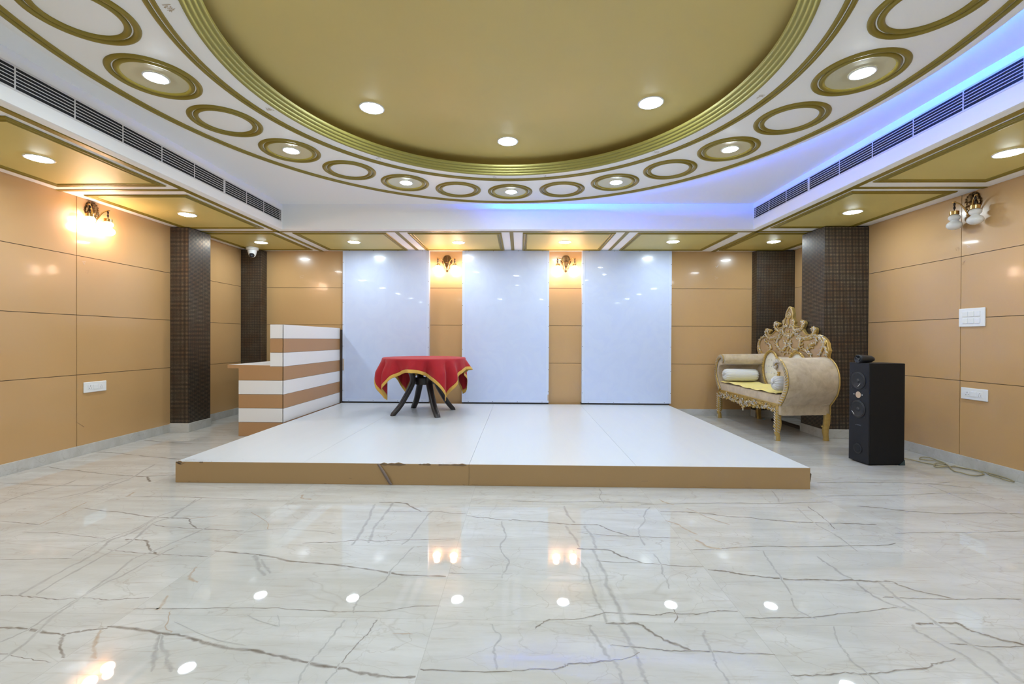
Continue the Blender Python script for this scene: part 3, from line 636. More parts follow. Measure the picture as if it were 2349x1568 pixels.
# ------------------------------------------------------------------ downlights
def downlight(loc, r, diff, label, group):
    t = thing('downlight', label, 'ceiling light', loc, 0, group)
    mb = MB(); mb.lathe([(r, 0.001), (r, -0.003), (r+0.006, -0.005), (r+0.012, -0.003), (r+0.013, 0.001)], 40)
    obj('rim', mb, M['white_plastic'], t, world=False, smooth=50)
    mb = MB(); mb.lathe([(0, -0.013), (r*0.55, -0.0115), (r*0.88, -0.0065), (r, -0.001)], 28)
    obj('diffuser', mb, diff, t, world=False, smooth=60)
    return t

# ------------------------------------------------------------------ medallions on the ring
ORD = ['', 'first', 'second', 'third', 'fourth', 'fifth', 'sixth', 'seventh', 'eighth', 'ninth', 'tenth', 'eleventh', 'twelfth']
def medallion(k):
    a = R(90-15*k); x, y = RC[0]+2.136*math.cos(a), RC[1]+2.136*math.sin(a); lit = k % 2 == 0
    if abs(k) > 7 : where = 'on the near part of the ring behind the view'; lab = ('lit cream ceiling medallion ' if lit else 'gold-ringed white ceiling medallion ')+where
    elif k == 0: lab = 'lit cream ceiling medallion at the rear centre of the ring, nearest the back wall'
    else:
        lab = ('lit cream' if lit else 'unlit white') + ' gold-ringed medallion, %s %s of the rear-centre one' % (ORD[abs(k)], 'left' if k < 0 else 'right')
    t = thing('ceiling_medallion', lab, 'ceiling medallion', (x, y, ZR), 0, 'gold-ringed medallions around the ceiling ring')
    for nm, r0, r1, h in (('outer_moulding', 0.206, 0.2415, 0.014), ('inner_moulding', 0.168, 0.200, 0.013)):
        mb = MB(); mb.lathe([(r0+(r1-r0)*(0.5-0.5*math.cos(math.pi*q/8)), -h*math.sin(math.pi*q/8)+0.0005) for q in range(9)], 64)
        obj(nm, mb, M['mould'], t, world=False, smooth=60)
    if lit:
        mb = MB(); mb.lathe([(0.17, 0.0), (0.17, -0.002), (0.0, -0.002)], 48); obj('disc', mb, M['cream'], t, world=False, smooth=30)
        dl = ('downlight in the cream medallion at the rear centre of the ceiling ring' if k == 0 else
              'downlight in the cream medallion %s %s of the rear-centre one' % (ORD[abs(k)], 'left' if k < 0 else 'right')) if abs(k) <= 7 else 'downlight in a medallion on the near part of the ceiling ring'
        downlight((x+0.012, y-0.01, ZR-0.0036), 0.058, M['led_ring'], dl, 'downlights in the ring medallions')
for k in range(-11, 13): medallion(k)

# dome downlights
for k, where in enumerate(('at the far edge of the gold dome', 'right of the far one in the gold dome', 'in the near right of the gold dome', 'at the near edge of the gold dome', 'in the near left of the gold dome', 'left of the far one in the gold dome')):
    a = R(90-60*k); x, y = RC[0]+1.21*math.cos(a), RC[1]+1.21*math.sin(a)
    if k == 1: x, y = 0.945, 3.31
    if k == 5: x, y = -1.127, 3.364
    downlight((x, y, 2.886), 0.080, M['led_dome'], 'round white downlight '+where, 'downlights in the dome')

# ------------------------------------------------------------------ gold soffit panels
def gold_panel(x0, y0, x1, y1, label, light=None, llabel=None):
    cx, cy = (x0+x1)/2, (y0+y1)/2
    t = thing('ceiling_coffer', label, 'ceiling panel', (cx, cy, ZS), 0, 'gold panels in the soffit')
    a, b = (x1-x0)/2, (y1-y0)/2
    mb = MB(); mb.box(-a+0.055, -b+0.055, -0.004, a-0.055, b-0.055, 0.001); obj('field', mb, M['gold'], t, world=False, smooth=0)
    mb = MB()
    for o0, o1, h in ((0.0, 0.032, 0.012), (0.036, 0.066, 0.011)):
        rows = []
        for q in range(7):
            o = o0+(o1-o0)*(0.5-0.5*math.cos(math.pi*q/6)); z = -0.002-h*math.sin(math.pi*q/6)
            rows.append([(-a+o, -b+o, z), (a-o, -b+o, z), (a-o, b-o, z), (-a+o, b-o, z), (-a+o, -b+o, z)])
        mb.grid(rows)
    obj('moulding', mb, M['mould'], t, world=False, smooth=40)
    if light: downlight((light[0], light[1], ZS-0.0055), 0.078, M['led_soffit'], llabel, 'downlights in the gold soffit panels')
LP = [('nearest the camera over the left wall', 1.20, 2.50, (-3.667, 1.85)), ('over the left wall, in front of the wall sconce', 2.71, 3.97, (-3.667, 3.351)), ('over the left wall, between sconce and column', 4.21, 5.50, (-3.676, 4.882))]
for wh, y0, y1, li in LP: gold_panel(-4.178, y0, -3.18, y1, 'gold framed soffit panel '+wh, li, 'downlight in the gold panel '+wh)
RP = [('nearest the camera over the right wall', 1.18, 2.48, (3.509, 1.80)), ('over the right wall, in front of the unlit sconce', 2.62, 3.90, (3.509, 3.303)), ('over the right wall, between unlit sconce and column', 4.14, 5.47, (3.491, 4.799))]
for wh, y0, y1, li in RP: gold_panel(3.0, y0, 3.95, y1, 'gold framed soffit panel '+wh, li, 'downlight in the gold panel '+wh)
BP = [('in the back left corner above the security camera', -4.178, -3.195, (-3.683, 6.297)), ('above the left white board', -2.95, -1.727, (-2.346, 6.266)), ('above the left lit back sconce', -1.458, -0.25, (-0.876, 6.29)),
      ('above the right lit back sconce', 0.022, 1.21, (0.611, 6.258)), ('above the right white board', 1.485, 2.74, (2.094, 6.227)), ('in the back right corner above the sofa', 2.985, 3.96, (3.464, 6.224))]
for wh, x0, x1, li in BP: gold_panel(x0, 5.728, x1, 6.838, 'gold framed soffit panel '+wh, li, 'downlight in the gold panel '+wh)
for x in (-3.667, 3.509):  # extra downlights out of view, added to light the hall
    for y in (0.3, -1.2, -2.7): downlight((x, y, ZS-0.001), 0.078, M['led_soffit'], 'added unseen downlight in the soffit on the near side of the hall behind the view', 'added downlights behind the view')
for x in (-2.1, -0.7, 0.7, 2.1): downlight((x, -1.4, ZS-0.001), 0.078, M['led_soffit'], 'added unseen downlight in the soffit on the near side of the hall behind the view', 'added downlights behind the view')

# ------------------------------------------------------------------ air grilles
def grille(x, d, z0, z1, y0, y1, divs, label):
    t = thing('air_grille', label, 'air vent', (x, (y0+y1)/2, z0), 0, 'long white air vents in the coffer sides')
    mb = MB(); mb.box(x+d*0.001, y0, z0, x+d*0.002, y1, z1); obj('backing', mb, M['black_void'], t, smooth=0)
    f = 0.012; mb = MB()
    for b in ((y0-f, z0-f, y1+f, z0), (y0-f, z1, y1+f, z1+f), (y0-f, z0, y0, z1), (y1, z0, y1+f, z1)): mb.box(x, b[0], b[1], x+d*0.004, b[2], b[3])
    obj('frame', mb, M['slat'], t, smooth=0, bevel=0.001)
    k = 5
    for i in range(k):
        zc = z0+(z1-z0)*(i+1)/(k+1); mb = MB(); mb.box(x+d*0.003, y0, zc-0.0020, x+d*0.0065, y1, zc+0.0022); obj('slat', mb, M['slat'], t, smooth=0)
    for y in divs: mb = MB(); mb.box(x+d*0.002, y-0.004, z0, x+d*0.004, y+0.004, z1); obj('divider', mb, M['slat'], t, smooth=0)
grille(CX0, 1, 2.612, 2.738, 0.35, 2.30, (0.75, 1.15, 1.55, 1.95), 'white slotted air vent in the left coffer side, nearest the camera')
grille(CX0, 1, 2.612, 2.738, 2.34, 4.445, (2.592, 2.947, 3.309, 3.674, 4.045), 'white slotted air vent in the left coffer side, middle one of the row')
grille(CX0, 1, 2.612, 2.738, 4.475, 5.52, (4.822, 5.148, 5.50), 'white slotted air vent in the left coffer side, at the back corner')
grille(CX1, -1, 2.640, 2.760, 0.35, 2.30, (0.75, 1.15, 1.55, 1.95), 'white slotted air vent in the blue-lit right coffer side, nearest the camera')
grille(CX1, -1, 2.640, 2.760, 2.36, 4.485, (2.60, 2.951, 3.318, 3.697, 4.073), 'white slotted air vent in the blue-lit right coffer side, middle one of the row')
grille(CX1, -1, 2.640, 2.760, 4.515, 5.53, (4.877, 5.209, 5.50), 'white slotted air vent in the blue-lit right coffer side, at the back corner')

# ------------------------------------------------------------------ mosaic columns
def column(x0, y0, x1, y1, label, skirt=0.012):
    t = thing('mosaic_column', label, 'column', ((x0+x1)/2, (y0+y1)/2, 0))
    mb = MB(); mb.box(x0, y0, 0.09, x1, y1, ZS-0.0148); obj('shaft', mb, M['mosaic'], t, smooth=0)
    mb = MB(); mb.box(x0-(skirt if x0 > 0 else 0), y0-skirt, 0, x1+(skirt if x0 < 0 else 0), y1, 0.107)
    obj('skirting', mb, M['marble_skirt'], t, smooth=0, bevel=0.003)
column(-4.288, 5.412, -4.062, 5.80, 'dark mosaic column standing against the left wall, before the striped desk')
column(-4.288, 6.797, -3.968, 6.940, 'shallow dark mosaic pier in the back left corner behind the security camera')
column(3.588, 5.375, 4.103, 5.80, 'dark mosaic column against the right wall behind the black speaker')
column(3.538, 6.803, 4.103, 6.940, 'shallow dark mosaic pier in the back right corner behind the sofa')

# ------------------------------------------------------------------ stage
SX0, SX1, SY0, SY1, SZ = -2.742, 2.250, 3.515, 6.840, 0.167
def build_stage():
    t = thing('stage_platform', 'low white-topped stage platform with a chipped tan front edge', 'stage', (-0.25, 5.2, 0))
    xs = [SX0, -1.722, -0.400, 0.910, SX1]
    for i in range(4):
        mb = MB(); mb.box(xs[i]+0.001, SY0+0.004, 0.14, xs[i+1]-0.001, SY1, SZ)
        pl = lambda u, v, l: (u, v, SZ+l)
        if i == 0:
            for _ in range(34):
                u, v = -2.70+abs(rnd.gauss(0, 0.17)), 3.53+abs(rnd.gauss(0, 0.035))
                mb.strip([(u, v), (u+rnd.uniform(-.04, .04), v+rnd.uniform(-.02, .02))], 0.003, pl, (0.26, 0.19, 0.13), 0.8, 0.0006, jag=0.6)
        if i == 1:
            for _ in range(18):
                u, v = -0.42-abs(rnd.gauss(0, 0.13)), 3.53+abs(rnd.gauss(0, 0.02))
                mb.strip([(u, v), (u+rnd.uniform(-.04, .04), v+rnd.uniform(-.015, .015))], 0.003, pl, (0.26, 0.19, 0.13), 0.8, 0.0006, jag=0.6)
        for _ in range(4):
            u, v = rnd.uniform(xs[i]+.1, xs[i+1]-.1), rnd.uniform(3.8, 6.6)
            mb.strip([(u, v), (u+0.03, v+0.005)], 0.004, pl, (0.45, 0.40, 0.34), 0.7, 0.0006, jag=0.6)
        obj('deck_board', mb, M['stage_top'], t, smooth=0, fix=False)
    mb = MB(); mb.box(SX0+0.01, SY0+0.02, 0, SX1-0.01, SY1, 0.139); obj('base', mb, M['dark_wood'], t, smooth=0)
    for x0, x1, dark in ((SX0, -0.401, 1), (-0.399, SX1, 0)):
        mb = MB(); mb.box(x0, SY0, 0.001, x1, SY0+0.018, SZ-0.0015)
        pl = lambda u, v, l: (u, SY0-l, v)
        if dark:
            for a, b, h in ((-1.10, -0.90, 0.012), (-0.80, -0.70, 0.007), (-0.64, -0.42, 0.010), (-2.735, -2.69, 0.011), (-2.55, -2.52, 0.006)):
                n = 7; mb.strip([(a+(b-a)*q/n, SZ-0.003-h*0.3) for q in range(n+1)], h, pl, (0.10, 0.065, 0.04), 0.95, 0.0008, jag=0.6)
            for u, v in ((-2.64, 0.012), (-2.57, 0.015), (-1.55, 0.006), (-0.45, 0.01), (-1.35, 0.05)): mb.strip([(u, v), (u+0.02, v-0.004)], 0.005, pl, (0.16, 0.10, 0.06), 0.8, 0.0008)
            mb.strip([(-2.735, 0.16), (-2.70, 0.145), (-2.66, 0.16)], 0.004, pl, (0.16, 0.10, 0.06), 0.9, 0.0008)
        else:
            for u, v in ((-0.38, 0.01), (0.95, 0.05), (1.4, 0.012), (1.75, 0.01), (0.5, 0.15), (1.1, 0.155), (-0.1, 0.008)): mb.strip([(u, v), (u+0.05, v+0.002)], 0.004, pl, (0.20, 0.13, 0.08), 0.7, 0.0008)
        obj('fascia', mb, M['stage_tan'], t, smooth=0, fix=False)
    for x in (SX0, SX1):
        mb = MB(); mb.box(x, SY0+0.018, 0.001, x+(0.01 if x < 0 else -0.01), SY1, SZ-0.001); obj('side_panel', mb, M['stage_tan'], t, smooth=0)
    # lifted sliver of edging hanging down the front, and the splinter at the right corner
    mb = MB()
    c = catmull([(-1.118, SY0-0.002, 0.164), (-1.085, SY0-0.010, 0.125), (-1.05, SY0-0.016, 0.075), (-1.018, SY0-0.012, 0.018), (-1.012, SY0-0.006, 0.004)], 5)
    mb.grid([[p+Vector((-0.010-0.008*math.sin(3.14*i/len(c)), 0, 0)), p+Vector((0.008, -0.004, 0.003))] for i, p in enumerate(c)])
    e = obj('loose_edging', mb, plain('grey_edging_strip', (0.20, 0.15, 0.13), 0.4), t); m = e.modifiers.new('solid', 'SOLIDIFY'); m.thickness = 0.002
    mb = MB(); mb.prism([(SX1, SY0+0.004, 0.13), (SX1+0.012, SY0+0.004, 0.118), (SX1+0.004, SY0+0.004, 0.055)], (0, 0.012, 0)); obj('splinter', mb, M['dark_wood'], t, smooth=0)
build_stage()

# ------------------------------------------------------------------ white boards on the back wall
def back_board(x0, x1, label, kick):
    yb, yf, z0, z1 = YB-0.001, 6.845, 0.190, ZS-0.004
    t = thing('wall_board', label, 'wall board', ((x0+x1)/2, yb, z0), 0, 'tall white boards on the back wall')
    mb = MB(); mb.box(x0, yf, z0, x1, yb, z1); obj('board', mb, M['board'], t, smooth=0, bevel=0.002)
    e = 0.042
    for a in ((x0, z0, x0+e, z1), (x1-e, z0, x1, z1)):
        mb = MB(); mb.box(a[0], yf-0.003, a[1], a[2], yf, a[3]); obj('edge_strip', mb, M['board_edge'], t, smooth=0, bevel=0.001)
    for a in ((x0+e+0.001, z0, x1-e-0.001, z0+e), (x0+e+0.001, z1-0.02, x1-e-0.001, z1)):
        mb = MB(); mb.box(a[0], yf-0.003, a[1], a[2], yf, a[3]); obj('edge_strip', mb, M['board_edge'], t, smooth=0, bevel=0.001)
    for x in (x0+0.008, x1-0.008):
        for i in range(7):
            zc = z0+0.18+(z1-z0-0.36)*i/6+rnd.uniform(-0.03, 0.03); mb = MB(); mb.cyl((x, yf-0.006, zc), 0.0045, 0.004, 10, 'Y'); obj('screw', mb, M['dark_bronze'], t)
    for i in range(4):
        xc = x0+0.1+(x1-x0-0.2)*i/3
        for zc in (z0+0.012, z1-0.010): mb = MB(); mb.cyl((xc, yf-0.006, zc), 0.0045, 0.004, 10, 'Y'); obj('screw', mb, M['dark_bronze'], t)
    mb = MB(); mb.box(kick[0], yf+0.004, 0.1685, kick[1], yb, z0); obj('kick_strip', mb, M['kick'], t, smooth=0)
    return t
b1 = back_board(-2.735, -1.405, 'tall white gloss board on the back wall behind the red table, leftmost of three', (-2.72, -1.40))
mb = MB(); mb.box(-2.731, 6.839, 0.665, -2.714, 6.842, 0.845); obj('bare_patch', mb, M['tan_spot'], b1, smooth=0)
mb = MB(); mb.box(-2.775, 6.848, 0.1685, -2.740, YB-0.001, 1.29); obj('edge_shadow_strip', mb, M['dark_wood'], b1, smooth=0)  # dark strip stands in for the shadow gap at the board's left edge
b2 = back_board(-0.895, 0.432, 'tall white gloss board at the centre of the back wall between the two lit sconces', (-0.89, 0.43))
mb = MB(); mb.box(0.415, 6.839, 0.222, 0.430, 6.842, 0.315); obj('bare_patch', mb, M['tan_spot'], b2, smooth=0)
b3 = back_board(0.935, 2.285, 'tall white gloss board on the back wall nearest the sofa, rightmost of three', (0.93, 2.265))
mb = MB(); mb.box(1.95, 6.836, 2.492, 2.26, 6.841, 2.506); obj('cover_strip', mb, M['board_edge'], b3, smooth=0)

# ------------------------------------------------------------------ striped reception desk
def build_desk():
    x0, xm, x1, y0, y1, h = -3.312, -2.938, -2.778, 5.21, 6.845, 0.164
    t = thing('reception_desk', 'stepped reception desk striped in white and tan laminate beside the stage', 'desk', ((x0+x1)/2, (y0+y1)/2, 0))
    g = 0.003
    mb = MB(); mb.box(x0+0.008, y0+0.008, 0.002, x1-0.008, y1, 0.80); mb.box(xm+0.008, y0+0.008, 0.79, x1-0.008, y1, 1.308)
    obj('carcass', mb, M['dark_wood'], t, smooth=0)
    for k in range(8):
        tan = k % 2 == 0; m = M['desk_tan'] if tan else M['desk_white']; z0, z1 = k*h+g/2, (k+1)*h-g/2
        a = x0 if k < 5 else xm
        mb = MB(); mb.box(a, y0, z0+0.001, x1-g, y0+0.014, z1 if k != 4 else 0.802)
        if k == 4: mb = MB(); mb.prism([(a, y0, z0), (x1-g, y0, z0), (x1-g, y0, z1), (xm, y0, z1), (xm, y0, 0.832), (-3.444, y0, 0.838), (-3.444, y0, 0.797), (a, y0, 0.797)], (0, 0.014, 0))
        obj('end_panel', mb, m, t, smooth=0, bevel=0.0008)
        mb = MB(); mb.box(x1-0.012, y0, z0, x1, y1, z1); obj('side_panel', mb, m, t, smooth=0, bevel=0.0008)
    mb = MB(); mb.box(-3.444, y0+0.014, 0.797, xm, y1, 0.838); obj('worktop', mb, M['desk_white'], t, smooth=0, bevel=0.002)
    mb = MB(); mb.box(xm, y0+0.001, 1.3085, x1-0.001, y1, 1.3135); obj('cap', mb, M['desk_white'], t, smooth=0, bevel=0.001)
build_desk()

# ------------------------------------------------------------------ table and tablecloth
TC = (-1.285, 5.985); TR = 0.535; TZ = 0.905
def build_table():
    t = thing('plastic_table', 'round black plastic table on the stage under a red cloth', 'table', (TC[0], TC[1], SZ))
    mb = MB(); mb.lathe([(0, TZ-0.008), (TR-0.02, TZ-0.008), (TR-0.004, TZ-0.014), (TR-0.004, TZ-0.04), (TR-0.03, TZ-0.045), (TR-0.035, TZ-0.03), (0, TZ-0.03)], 64, (TC[0], TC[1], 0)); obj('tabletop', mb, M['black_plastic'], t, smooth=40)
    mb = MB(); mb.lathe([(0.10, 0.55), (0.125, 0.55), (0.125, 0.635), (0.10, 0.635)], 24, (TC[0], TC[1], 0), close=True); obj('hub_ring', mb, M['black_plastic'], t, smooth=30)
    for dx, dy in ((-0.347, -0.27), (-0.240, 0.395), (0.245, -0.375), (0.345, 0.262)):
        L = math.hypot(dx, dy); ux, uy = dx/L, dy/L; px, py = -uy, ux; rows = []
        path = catmull([(0.27, 0, TZ-0.035), (0.235, 0, 0.80), (0.185, 0, 0.70), (0.165, 0, 0.61), (0.195, 0, 0.52), (0.265, 0, 0.40), (0.345, 0, 0.28), (L+0.01, 0, SZ+0.002)], 5)
        for i, p in enumerate(path):
            s_ = i/(len(path)-1); wd = 0.046-0.010*s_; dp = 0.042-0.008*s_; a = path[min(i+1, len(path)-1)]-path[max(i-1, 0)]; a.normalize()
            nx, nz = a.z, -a.x; ring = []
            for q in range(14):
                an = 2*math.pi*q/14; ca, sa = math.cos(an), math.sin(an)
                e = 0.55; cu = math.copysign(abs(ca)**e, ca)*wd; su = math.copysign(abs(sa)**e, sa)*dp*0.8
                r_ = p.x+nx*su*(-1); z_ = max(p.z+nz*su*(-1), SZ+0.001)
                if i == len(path)-1: z_ = SZ+0.001
                ring.append((TC[0]+ux*r_+px*cu, TC[1]+uy*r_+py*cu, z_))
            rows.append(ring)
        mb = MB(); k = len(rows); mb.grid(rows, closev=True); o = 0
        mb.f.append(list(range(13, -1, -1))); mb.mi.append(0); mb.f.append([(k-1)*14+q for q in range(14)]); mb.mi.append(0)
        obj('leg', mb, M['black_plastic'], t, smooth=50)
build_table()
def build_cloth():
    S = 0.712; psi = R(-90-6); N = 220                     # half side; direction of the middle of the front edge
    def length(th):
        d = (th-psi+math.pi/4) % (math.pi/2)-math.pi/4; return S/math.cos(d)+0.085*(abs(d)/(math.pi/4))**4
    def point(th, L):
        """th: direction on the table, L: distance along the cloth from its centre"""
        ca, sa = math.cos(th), math.sin(th); rb = 0.018
        if L <= TR: return Vector((TC[0]+L*ca, TC[1]+L*sa, TZ))
        h = L-TR; d = (th-psi+math.pi/4) % (math.pi/2)-math.pi/4; cn = abs(d)/(math.pi/4)    # 0 mid edge, 1 corner
        side = math.cos(2*(th-psi))                                                           # +1 front/back edge, -1 side edges
        arc = rb*math.pi/2
        if h < arc: a = h/rb; r_, z = TR+rb*math.sin(a)*0.8, TZ-rb*(1-math.cos(a))
        else:
            q = h-arc; fl = 0.10*(1-cn)+(0.34*(1-cn)**1.5 if side < 0 else 0.0)
            fold = 0.060*math.sin(5.2*math.pi/2*d/(math.pi/4)*1.0+1.2)*(0.35+0.4*cn)+0.026*math.sin(11*(th-psi)+0.7)+0.020*math.sin(19*(th-psi)+2.0)+0.016*math.sin(27*(th-psi)+0.5)
            ad = math.degrees(abs(d)); e_ = min(1, max(0, (ad-25)/6)); fold += -0.055*math.exp(-((ad-21)/4.5)**2)+0.016*e_*e_*(3-2*e_)
            r_ = TR+rb*0.8+q*fl/math.sqrt(1+fl*fl)+fold*min(1, q/0.16)*0.9+0.02*cn*min(1, q/0.2); z = TZ-rb-q/math.sqrt(1+fl*fl)*0.985
        return Vector((TC[0]+r_*ca, TC[1]+r_*sa, z))
    def rows(f0, f1, k, absolute=False):
        out = []
        for i in range(N):
            th = 2*math.pi*i/N; Le = length(th); d = (th-psi+math.pi/4) % (math.pi/2)-math.pi/4
            Li = Le-0.042/math.cos(d)
            a, b = (f0(Li), f1(Li, Le)); out.append([point(th, a+(b-a)*j/k) for j in range(k+1)])
        return out
    t = thing('tablecloth', 'square red tablecloth with gold ribbon border draped over the round table', 'tablecloth', (TC[0], TC[1], TZ))
    mb = MB()
    top = [[point(2*math.pi*i/N, TR*j/6) for j in range(1, 7)] for i in range(N)]
    hang = rows(lambda Li: TR, lambda Li, Le: Li, 16)
    mb.grid([a+b[1:] for a, b in zip(top, hang)], closeu=True)
    c = mb.add([(TC[0], TC[1], TZ)], []); k = 6+16
    for i in range(N): mb.f.append([c, i*k, ((i+1) % N)*k]); mb.mi.append(0)
    o = obj('cloth', mb, M['cloth'], t, smooth=70); s = o.modifiers.new('solid', 'SOLIDIFY'); s.thickness = 0.0016; s.offset = 1
    mb = MB(); mb.grid(rows(lambda Li: Li, lambda Li, Le: Le, 3), closeu=True)
    o = obj('border_ribbon', mb, M['cloth_gold'], t, smooth=70); s = o.modifiers.new('solid', 'SOLIDIFY'); s.thickness = 0.0026; s.offset = 1
build_cloth()

# ------------------------------------------------------------------ wall sconces (local: wall plane y=0, room towards -y, z=0 at the plate's top)
def make_sconce(label, lit, loc, rz, span=0.125):
    t = thing('wall_sconce', label, 'wall lamp', loc, rz, 'two-armed brass wall sconces')
    out = [(0, 0.0), (0.030, -0.006), (0.050, -0.03), (0.062, -0.07), (0.072, -0.078), (0.069, -0.092), (0.075, -0.105), (0.068, -0.118), (0.064, -0.135), (0.050, -0.150), (0.040, -0.165), (0.032, -0.185), (0.040, -0.20), (0.030, -0.222), (0.016, -0.235), (0.018, -0.25), (0, -0.272)]
    out = [(x*1.12, z) for x, z in out]; pts = [(x, -0.004, z) for x, z in out]+[(-x, -0.004, z) for x, z in out[-2:0:-1]]
    mb = MB(); mb.prism(pts, (0, 0.0035, 0)); n = len(pts)
    for s_, y in ((0.86, -0.013), (0.62, -0.021), (0.36, -0.026)):
        mb.prism([(p[0]*s_, y, -0.125+(p[2]+0.125)*s_) for p in pts], (0, 0.010, 0))
    mb.sphere((0, -0.026, -0.105), (0.026, 0.016, 0.026)); mb.sphere((0, -0.022, -0.20), (0.018, 0.012, 0.03))
    for i in range(9):
        a = math.pi*(i/8); mb.sphere((0.058*math.cos(a), -0.012, -0.075+0.06*math.sin(a)), 0.009, 8, 6)
    for i in range(5): mb.sphere((0.0, -0.022, -0.03-0.012*i), (0.014-0.001*i, 0.008, 0.008), 8, 6)
    for sx in (-1, 1):
        for z in (-0.125, -0.145, -0.168): mb.sphere((sx*(0.05-abs(z+0.125)*0.5), -0.014, z), (0.012, 0.008, 0.010), 8, 6)
    obj('back_plate', mb, M['bronze'], t, world=False, smooth=40, bevel=0.0015)
    oy = -0.078
    for sx in (-1, 1):
        pts = catmull([(sx*0.012, -0.016, -0.232), (sx*0.022, -0.03, -0.19), (sx*0.036, -0.045, -0.14), (sx*0.058, -0.060, -0.095), (sx*0.088, -0.074, -0.068), (sx*span, oy, -0.060), (sx*(span+0.018), oy-0.002, -0.062)], 6)
        mb = MB(); mb.tube(pts, 0.0062, 10); obj('arm', mb, M['brass'], t, world=False, smooth=50)
        X = sx*span; mb = MB()
        for zc in (-0.084, -0.116): mb.sphere((X, oy, zc), (0.009, 0.009, 0.017), 10, 8)
        mb.cyl((X, oy, -0.150), 0.0035, 0.085, 8); obj('link', mb, M['dark_bronze'], t, world=False)
        mb = MB(); mb.lathe([(0.0, -0.143), (0.012, -0.143), (0.030, -0.147), (0.034, -0.150), (0.034, -0.180), (0.031, -0.182), (0, -0.182)], 24, (X, oy, 0)); obj('cap', mb, M['brass'], t, world=False, smooth=30)
        prof = []
        for rr, rz_, zc, a0, a1 in ((0.045, 0.031, -0.207, 25, 145), (0.058, 0.043, -0.277, 38, 180)):
            for q in range(9):
                a = R(a0+(a1-a0)*q/8); prof.append((max(0.0, rr*math.sin(a)), zc+rz_*math.cos(a)))
        mb = MB(); mb.lathe(prof, 22, (X, oy, 0)); obj('glass_shade', mb, (M['bulb_bright'] if lit == 2 else M['bulb']) if lit else M['opal'], t, world=False, smooth=60)
    return t
make_sconce('lit wall sconce on the left wall, in front of the dark column', 2, (XL+0.0005, 4.405, 2.508), R(90), 0.096)
s1 = make_sconce('lit wall sconce on the back wall, above the red table', True, (-1.143, YB-0.0005, 2.455), 0, 0.13)
s2 = copy_tree(s1, (0.692, YB-0.0005, 2.455), 0, 'lit wall sconce on the back wall, between the centre and right boards')
make_sconce('unlit wall sconce with white glass on the right wall', False, (XR-0.0005, 4.158, 2.508), R(-90), 0.096)

# ------------------------------------------------------------------ security camera
def build_cctv():
    x, y = -4.02, 6.645
    t = thing('security_camera', 'white dome security camera on the ceiling in the back left corner', 'camera', (x, y, ZS))
    mb = MB(); mb.lathe([(0, ZS-0.006), (0.082, ZS-0.006), (0.084, ZS-0.010), (0.084, ZS-0.040), (0.078, ZS-0.046), (0, ZS-0.046)], 36, (x, y, 0)); obj('base', mb, M['white_plastic'], t, smooth=35)
    mb = MB(); mb.lathe([(0.062, ZS-0.045), (0.062, ZS-0.070), (0.058, ZS-0.085), (0.048, ZS-0.120), (0.036, ZS-0.142), (0.018, ZS-0.154), (0, ZS-0.157)], 32, (x, y, 0)); o = obj('housing', mb, M['white_plastic'], t, smooth=60)
    d = Vector((0.30, -0.80, -0.52)).normalized(); c = Vector((x, y, ZS-0.105))+d*0.046
    mb = MB(); mb.lathe([(0, 0.012), (0.022, 0.012), (0.030, 0.010), (0.034, 0.0), (0.036, -0.008)], 28); q = d.to_track_quat('Z', 'Y')
    mb.v = [tuple(q @ Vector(v)+c) for v in mb.v]; l = obj('lens', mb, M['lens'], t, smooth=50)
    mb = MB(); mb.lathe([(0, 0.0145), (0.009, 0.0140), (0.013, 0.0125), (0.014, 0.011)], 20); mb.v = [tuple(q @ Vector(v)+c) for v in mb.v]
    obj('lens_glass', mb, plain('lens_glass', (0.05, 0.055, 0.07), 0.05), l, smooth=50)
build_cctv()

# ------------------------------------------------------------------ switch plates (local: u along the wall, built on the plane, n towards the room)
def plate(wall, u, z, wd, ht, kinds, rows, name, label, cat):
    x, sg = (XL, 1) if wall == 'L' else (XR, -1)
    t = thing(name, label, cat, (x, u, z), 0)
    def B(mb, u0, z0, u1, z1, d0, d1): mb.box(x+sg*d0, u0, z0, x+sg*d1, u1, z1)
    mb = MB(); B(mb, u-wd/2, z-ht/2, u+wd/2, z+ht/2, 0.0005, 0.012); obj('plate', mb, M['white_plastic'], t, smooth=0, bevel=0.005, seg=3)
    cw = wd*0.60/len(kinds[0]); ch = cw*0.95 if rows == 1 else ht*0.28
    for r_ in range(rows):
        zc = z if rows == 1 else z+(0.5-r_)*ht*0.37
        for i, k in enumerate(kinds[r_]):
            # 'left to right' as seen by someone facing the wall
            uc = u-(-1 if wall == 'R' else 1)*-1*((i-(len(kinds[r_])-1)/2)*cw*1.18)
            if k == 's':
                mb = MB(); B(mb, uc-cw/2, zc-ch/2, uc+cw/2, zc+ch/2, 0.012, 0.0165); obj('switch', mb, M['white_plastic'], t, smooth=0, bevel=0.002)
            else:
                mb = MB(); B(mb, uc-cw/2, zc-ch/2, uc+cw/2, zc+ch/2, 0.012, 0.0145); s_ = obj('socket', mb, M['white_plastic'], t, smooth=0, bevel=0.001)
                holes = ((0, 0.25, 0.10, 0.16), (-0.25, -0.22, 0.13, 0.10), (0.25, -0.22, 0.13, 0.10)) if k == 'p' else ((0, 0.25, 0.09, 0.09), (-0.2, -0.02, 0.08, 0.08), (0.2, -0.02, 0.08, 0.08), (-0.2, -0.25, 0.09, 0.09), (0.2, -0.25, 0.09, 0.09))
                mb = MB()
                for a, b, w_, h_ in holes: B(mb, uc+(a-w_/2)*cw, zc+(b-h_/2)*ch, uc+(a+w_/2)*cw, zc+(b+h_/2)*ch, 0.0146, 0.0152)
                obj('pin_holes', mb, M['black_void'], s_, smooth=0)
    return t
